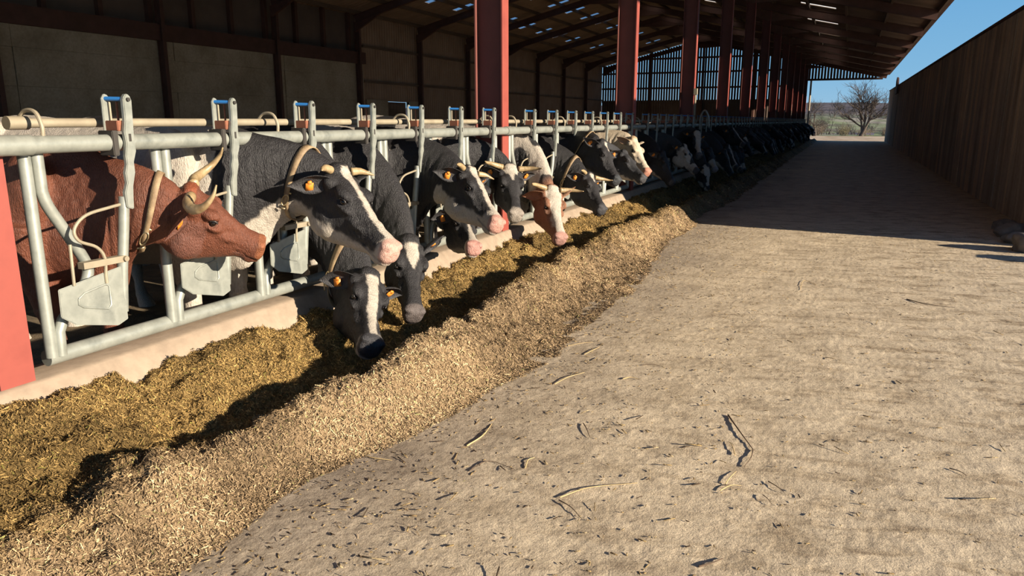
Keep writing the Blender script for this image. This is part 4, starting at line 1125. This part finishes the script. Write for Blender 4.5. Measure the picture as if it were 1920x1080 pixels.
# ---------------------------------------------------------------- the herd
# name: (where the cow stands, atlas in cow coordinates, head axes forward/left/up as columns, scale)
POSES = {
    'c1': ((-3.707, 2.600, 0), (0.660, 0.061, 1.048), [[0.579, -0.614, 0.537], [0.679, 0.728, 0.1], [-0.452, 0.307, 0.838]], 1.00),
    'c2': ((-3.460, 3.300, 0), (0.644, 0.179, 1.025), [[0.837, 0.121, 0.533], [-0.167, 0.985, 0.038], [-0.521, -0.121, 0.845]], 1.08),
    'c3': ((-3.479, 3.930, 0), (0.630, -0.098, 0.401), [[0.631, 0.544, 0.553], [-0.695, 0.713, 0.092], [-0.344, -0.442, 0.828]], 1.08),
    'c4': ((-3.514, 4.600, 0), (0.630, -0.131, 0.558), [[0.515, 0.64, 0.571], [-0.622, 0.737, -0.265], [-0.59, -0.218, 0.777]], 1.05),
    'c5': ((-3.460, 5.270, 0), (0.677, -0.151, 0.969), [[0.785, 0.322, 0.529], [-0.441, 0.89, 0.113], [-0.435, -0.322, 0.841]], 1.04),
    'c6': ((-3.559, 5.930, 0), (0.630, -0.458, 0.680), [[0.654, 0.691, 0.309], [-0.716, 0.697, -0.044], [-0.246, -0.193, 0.95]], 0.95),
    'c7': ((-3.657, 6.450, 0), (0.630, 0.120, 0.915), [[0.49, 0.764, 0.421], [-0.7, 0.632, -0.333], [-0.52, -0.131, 0.844]], 1.04),
    'c8': ((-3.564, 7.550, 0), (0.630, -0.230, 0.643), [[0.506, 0.678, 0.533], [-0.62, 0.716, -0.322], [-0.599, -0.167, 0.783]], 1.10),
    'c10': ((-3.460, 8.250, 0), (0.730, -0.165, 0.823), [[0.649, 0.479, 0.591], [-0.603, 0.798, 0.014], [-0.465, -0.365, 0.807]], 0.97),
    'c11': ((-3.460, 8.920, 0), (0.642, -0.258, 1.135), [[0.66, 0.319, 0.68], [-0.45, 0.893, 0.019], [-0.601, -0.319, 0.733]], 1.02),
    'c12': ((-3.491, 9.620, 0), (0.630, 0.316, 0.985), [[0.797, 0.333, 0.503], [-0.452, 0.882, 0.132], [-0.4, -0.333, 0.854]], 0.98),
    'c13': ((-3.486, 10.300, 0), (0.630, -0.031, 1.133), [[0.658, 0.432, 0.617], [-0.445, 0.884, -0.145], [-0.608, -0.18, 0.774]], 1.02),
    'c14': ((-3.490, 12.400, 0), (0.630, -0.294, 0.913), [[0.619, 0.276, 0.736], [-0.39, 0.921, -0.018], [-0.682, -0.276, 0.677]], 1.00),
    'c15': ((-3.460, 13.250, 0), (0.661, 0.313, 0.962), [[0.699, 0.292, 0.652], [-0.411, 0.911, 0.034], [-0.584, -0.292, 0.757]], 1.00),
    'c16': ((-3.460, 14.600, 0), (0.710, 0.185, 1.190), [[0.349, 0.813, 0.466], [-0.71, 0.554, -0.435], [-0.612, -0.179, 0.77]], 1.00),
    'c17': ((-3.460, 16.300, 0), (0.669, 0.086, 0.818), [[0.523, 0.548, 0.653], [-0.62, 0.77, -0.149], [-0.585, -0.328, 0.742]], 1.00),
    'c18': ((-3.460, 19.580, 0), (0.737, -0.477, 1.187), [[0.74, 0.454, 0.497], [-0.496, 0.867, -0.054], [-0.455, -0.206, 0.866]], 1.00),
    'c19': ((-3.460, 18.920, 0), (0.824, 0.102, 0.633), [[0.586, 0.536, 0.608], [-0.611, 0.785, -0.102], [-0.531, -0.312, 0.788]], 1.00),
}
PINK = (.42, .20, .15); BLK = (.020, .019, .021)
HERD = {
 'c1': ('reddish brown horned cow at the left end, wearing a studded leather collar', dict(hs=1.0, hx=.80, nf=.60, base=(.150, .050, .027), patch=.40, seed=4.3, socks=0, horn='long', collar=.70, muzzle=(.30, .11, .05), mzf=.8,
        tuft=(.22, .06, .025), eyering=(.13, .06, .04), ear=(.17, .05, .025), earin=(.12, .05, .035), droop=(.75, .3), earfwd=(.2, .2), cheek=((.99, .09, 1.1), (.12, .1, .12)), white=(.16, .065, .045), nopatch=1), .0105),
 'c2': ('large black cow looking right with thin white blaze, pink nose and leather collar', dict(patch=1.0, neckdark=.2, seed=7, blaze=[(.90, 1.05, .030, .020, -.0, 0), (1.05, 1.40, .018, .034, 0, 0)], nose=1.375, muzzle=(.52, .32, .26), nostril=(.16, .03, .025),
        chin=1.06, chin0=.16, horn=('stub', 'stub'), collar=.66, droop=(.35, -.1), earfwd=(.3, .3), eyering=(.05, .05, .055)), .0105),
 'c3': ('collared black and white cow grazing head down in the silage, nearest to the camera', dict(patch=.4, seed=2, blaze=[(.93, 1.08, .040, .034, -.0, -.0), (1.08, 1.38, .034, .020, 0, -.012)], muzzle=(.035, .035, .04), nose=1.375, nosecol=(.30, .27, .24),
        collar=.66, droop=(.55, .0), earfwd=(.4, .3)), .0105),
 'c4': ('black cow eating head down with a white star on its forehead', dict(patch=.3, seed=3, blaze=[(.93, 1.03, .048, .045, 0, 0), (1.03, 1.12, .045, .004, 0, 0)], muzzle=(.12, .10, .095), droop=(.5, -.9), earfwd=(.3, .5)), .0105),
 'c5': ('black cow facing right with white blaze, white jaw and pink nose, second row of heads', dict(patch=.35, seed=5, blaze=[(.89, 1.0, .045, .03, 0, 0), (1.0, 1.40, .022, .036, 0, 0)], nose=1.315, muzzle=(.46, .25, .20), nostril=(.20, .03, .03), chin=1.095, chin0=.70,
        horn=('stub', 'stub'), droop=(.2, -.4), earfwd=(.3, .5)), .0105),
 'c6': ('black cow with head low under the white jawed cow, pink muzzle with white stripe', dict(patch=.3, seed=6, blaze=[(.95, 1.22, .012, .014, 0, 0), (1.22, 1.40, .014, .05, 0, 0)], nose=1.36, muzzle=(.46, .24, .20), nostril=(.16, .04, .04), droop=(.4, .4)), .011),
 'c7': ('black faced cow with white forehead and upturned horns just before the second red post', dict(patch=.55, seed=8, blaze=[(.88, .98, .085, .05, 0, 0), (.98, 1.06, .03, .012, 0, 0)], muzzle=(.30, .26, .22), horn='mid', droop=(.0, .0), earfwd=(.5, .5), nose=1.36, nosecol=(.20, .18, .16)), .012),
 'c8': ('cream and tan faced horned cow eating head down behind the second red post', dict(base=(.23, .105, .058), patch=.0, seed=9, neckspots=1, blaze=[(.88, 1.0, .085, .075, 0, 0), (1.0, 1.14, .07, .05, 0, -.01), (1.14, 1.40, .045, .04, -.01, 0)], muzzle=(.40, .22, .18), horn='mid',
        droop=(.55, -.6), ear=(.22, .12, .07), earin=(.30, .15, .08), eyering=(.22, .09, .05), tag=False), .012),
 'c10': ('black cow with small white forehead mark behind the cream faced cow', dict(patch=.2, seed=10, blaze=[(.91, 1.03, .03, .012, 0, 0)], horn=('stub', 'mid'), collar=.62, droop=(.3, -.1), ear=(.15, .12, .11)), .012),
 'c11': ('black cow with head raised and narrow white star, wearing a collar', dict(patch=.3, seed=11, blaze=[(.92, 1.04, .025, .008, 0, 0)], collar=.62, droop=(.0, .2), muzzle=(.04, .045, .05)), .012),
 'c12': ('slate black cow with a pale throat stretching its muzzle level to the right', dict(base=(.030, .031, .036), patch=.3, seed=12, chin=1.03, chin0=.3, droop=(.2, .1)), .012),
 'c13': ('cream headed cow with curly poll and pale ears above the slate black cow', dict(base=(.44, .36, .26), white=(.55, .47, .36), patch=.6, seed=13, blaze=[(.9, 1.38, .05, .045, 0, 0)], tuft=(.42, .30, .18), muzzle=(.42, .20, .14), droop=(-.1, -.2), ear=(.44, .36, .26), earin=(.30, .19, .12), tag=False, eyering=(.08, .05, .04)), .012),
 'c14': ('all black cow reaching down at the edge of the shade', dict(patch=.1, seed=14, chin=1.02, chin0=.4, droop=(.3, .2)), .016),
 'c15': ('white headed cow with black speckles, first white head in the shade', dict(patch=.6, seed=15, whitehead=.40, muzzle=(.05, .05, .055), nose=1.3, droop=(.2, .1)), .014),
 'c16': ('cow with a broad all white face looking at the camera in the shade', dict(patch=.5, seed=16, blaze=[(.88, 1.06, .075, .06, 0, 0), (1.06, 1.40, .055, .05, 0, 0)], muzzle=(.10, .09, .09), nose=1.37, droop=(.1, .1)), .014),
 'c17': ('cow eating with a white lower face, just beyond the white faced one', dict(patch=.4, seed=17, nose=1.18, muzzle=(.30, .26, .27), droop=(.3, .3), cheek=((1.0, .07, 1.05), (.08, .06, .06))), .016),
 'c18': ('black cow with a long white blaze, head held high beyond the pipe arch', dict(patch=.4, seed=18, blaze=[(.9, 1.02, .035, .03, 0, 0), (1.02, 1.38, .024, .03, 0, 0)], nose=1.37, droop=(.2, .1)), .016),
 'c19': ('black and white patched cow eating low beneath the high held blaze', dict(patch=.5, seed=19, spots=0, nose=1.33, chin=1.06, chin0=.85, droop=(.3, .3)), .016),
}
for key, (lab, st, vox) in HERD.items():
    loc, P, Rh, s = POSES[key]
    make_cow(lab, loc, P, Rh, st, vox, s)

# far cows in the shade: a few kinds, copied along the remaining places
def head_axes(pitch, yaw, roll=0):
    R = Matrix.Rotation(math.radians(yaw), 3, 'Z') @ Matrix.Rotation(math.radians(pitch), 3, 'Y') @ Matrix.Rotation(math.radians(roll), 3, 'X')
    return [list(r) for r in R]
FAR = [dict(P=(.80, -.05, .86), a=(48, -20), st=dict(patch=.4, seed=21, blaze=[(.9, 1.38, .03, .03, 0, 0)], nose=1.36, droop=(.2, .1))),
       dict(P=(.82, -.10, .70), a=(62, -35), st=dict(patch=.5, seed=22, nose=1.24, droop=(.3, .1))),
       dict(P=(.78, .02, 1.05), a=(25, -15), st=dict(patch=.2, seed=23, droop=(.1, .2))),
       dict(P=(.84, -.12, .62), a=(70, -25), st=dict(patch=.6, seed=24, whitehead=.52, droop=(.3, .3))),
       dict(P=(.80, -.02, .95), a=(38, -40), st=dict(patch=.3, seed=25, blaze=[(.9, 1.05, .07, .01, 0, 0)], droop=(.1, .1))),
       dict(P=(.82, -.05, .78), a=(55, -5), st=dict(patch=.3, seed=26, blaze=[(.9, 1.38, .018, .03, 0, 0)], chin=1.05, chin0=.6, droop=(.2, .2)))]
LF = ['black cow with white blaze and nose in the far shaded part of the row', 'black cow with white muzzle, head down, in the far shaded part of the row', 'plain black cow looking out level in the far shaded part of the row',
      'black and white speckle faced cow eating in the far shaded part of the row', 'black cow with white forehead, head turned, in the far shaded part of the row', 'black cow with thin blaze and white throat in the far shaded part of the row']
slots = []
for k in range(3, 12):
    for j in range(7): slots.append(1.95 + 5*k + .64 + .665*j)
slots = [12.95+.0] + [s for s in slots if s > 17.2 and min(abs(s - 18.92), abs(s - 19.58)) > .5]
slots[0] = 15.35
protos = [None] * len(FAR); rs = np.random.RandomState(6)
for i, y in enumerate(slots):
    if rs.rand() < .10 and y > 20: continue
    k = int(rs.randint(0, len(FAR)))
    if protos[k] is None:
        F_ = FAR[k]; c = make_cow(LF[k], (-3.5, y, 0), F_['P'], head_axes(*F_['a']), dict(F_['st'], tag=y < 30), .021, 1.0, 'far shaded cows, kind %d' % (k + 1)); protos[k] = c; c['group'] = LF[k].replace('cow', 'cows')
    else:
        c = copy_tree(protos[k]); c.location = (-3.5 - rs.uniform(0, .12), y + rs.uniform(-.05, .05), 0); c.rotation_euler.z = rs.uniform(-.12, .12); s = rs.uniform(.96, 1.05); c.scale = (s, s, s)
# cows standing loose behind the feeding row
BACK = [(-7.6, 3.6, 100, 'dark cow standing loose at the left behind the feeding row', dict(patch=.15, seed=31), 1.04),
        (-6.6, 5.2, 170, 'pale fawn backed cow standing behind the brown horned cow', dict(base=(.34, .27, .18), patch=.1, seed=32, droop=(.2, .2)), 1.03),
        (-8.4, 9.4, 95, 'black and white cow standing behind the third and fourth latches', dict(patch=.55, seed=33), 1.05),
        (-7.0, 8.2, 185, 'white bodied cow glimpsed behind the large blazed cow', dict(patch=.8, seed=34), 1.0),
        (-7.4, 12.5, 80, 'dark backed cow standing behind the second red post', dict(patch=.3, seed=35), 1.02)]
for x, y, a, lab, st, s in BACK:
    make_cow(lab, (x, y, .03), (.80, .02, 1.0), head_axes(35, 10), st, .021, s, None, rz=math.radians(a))
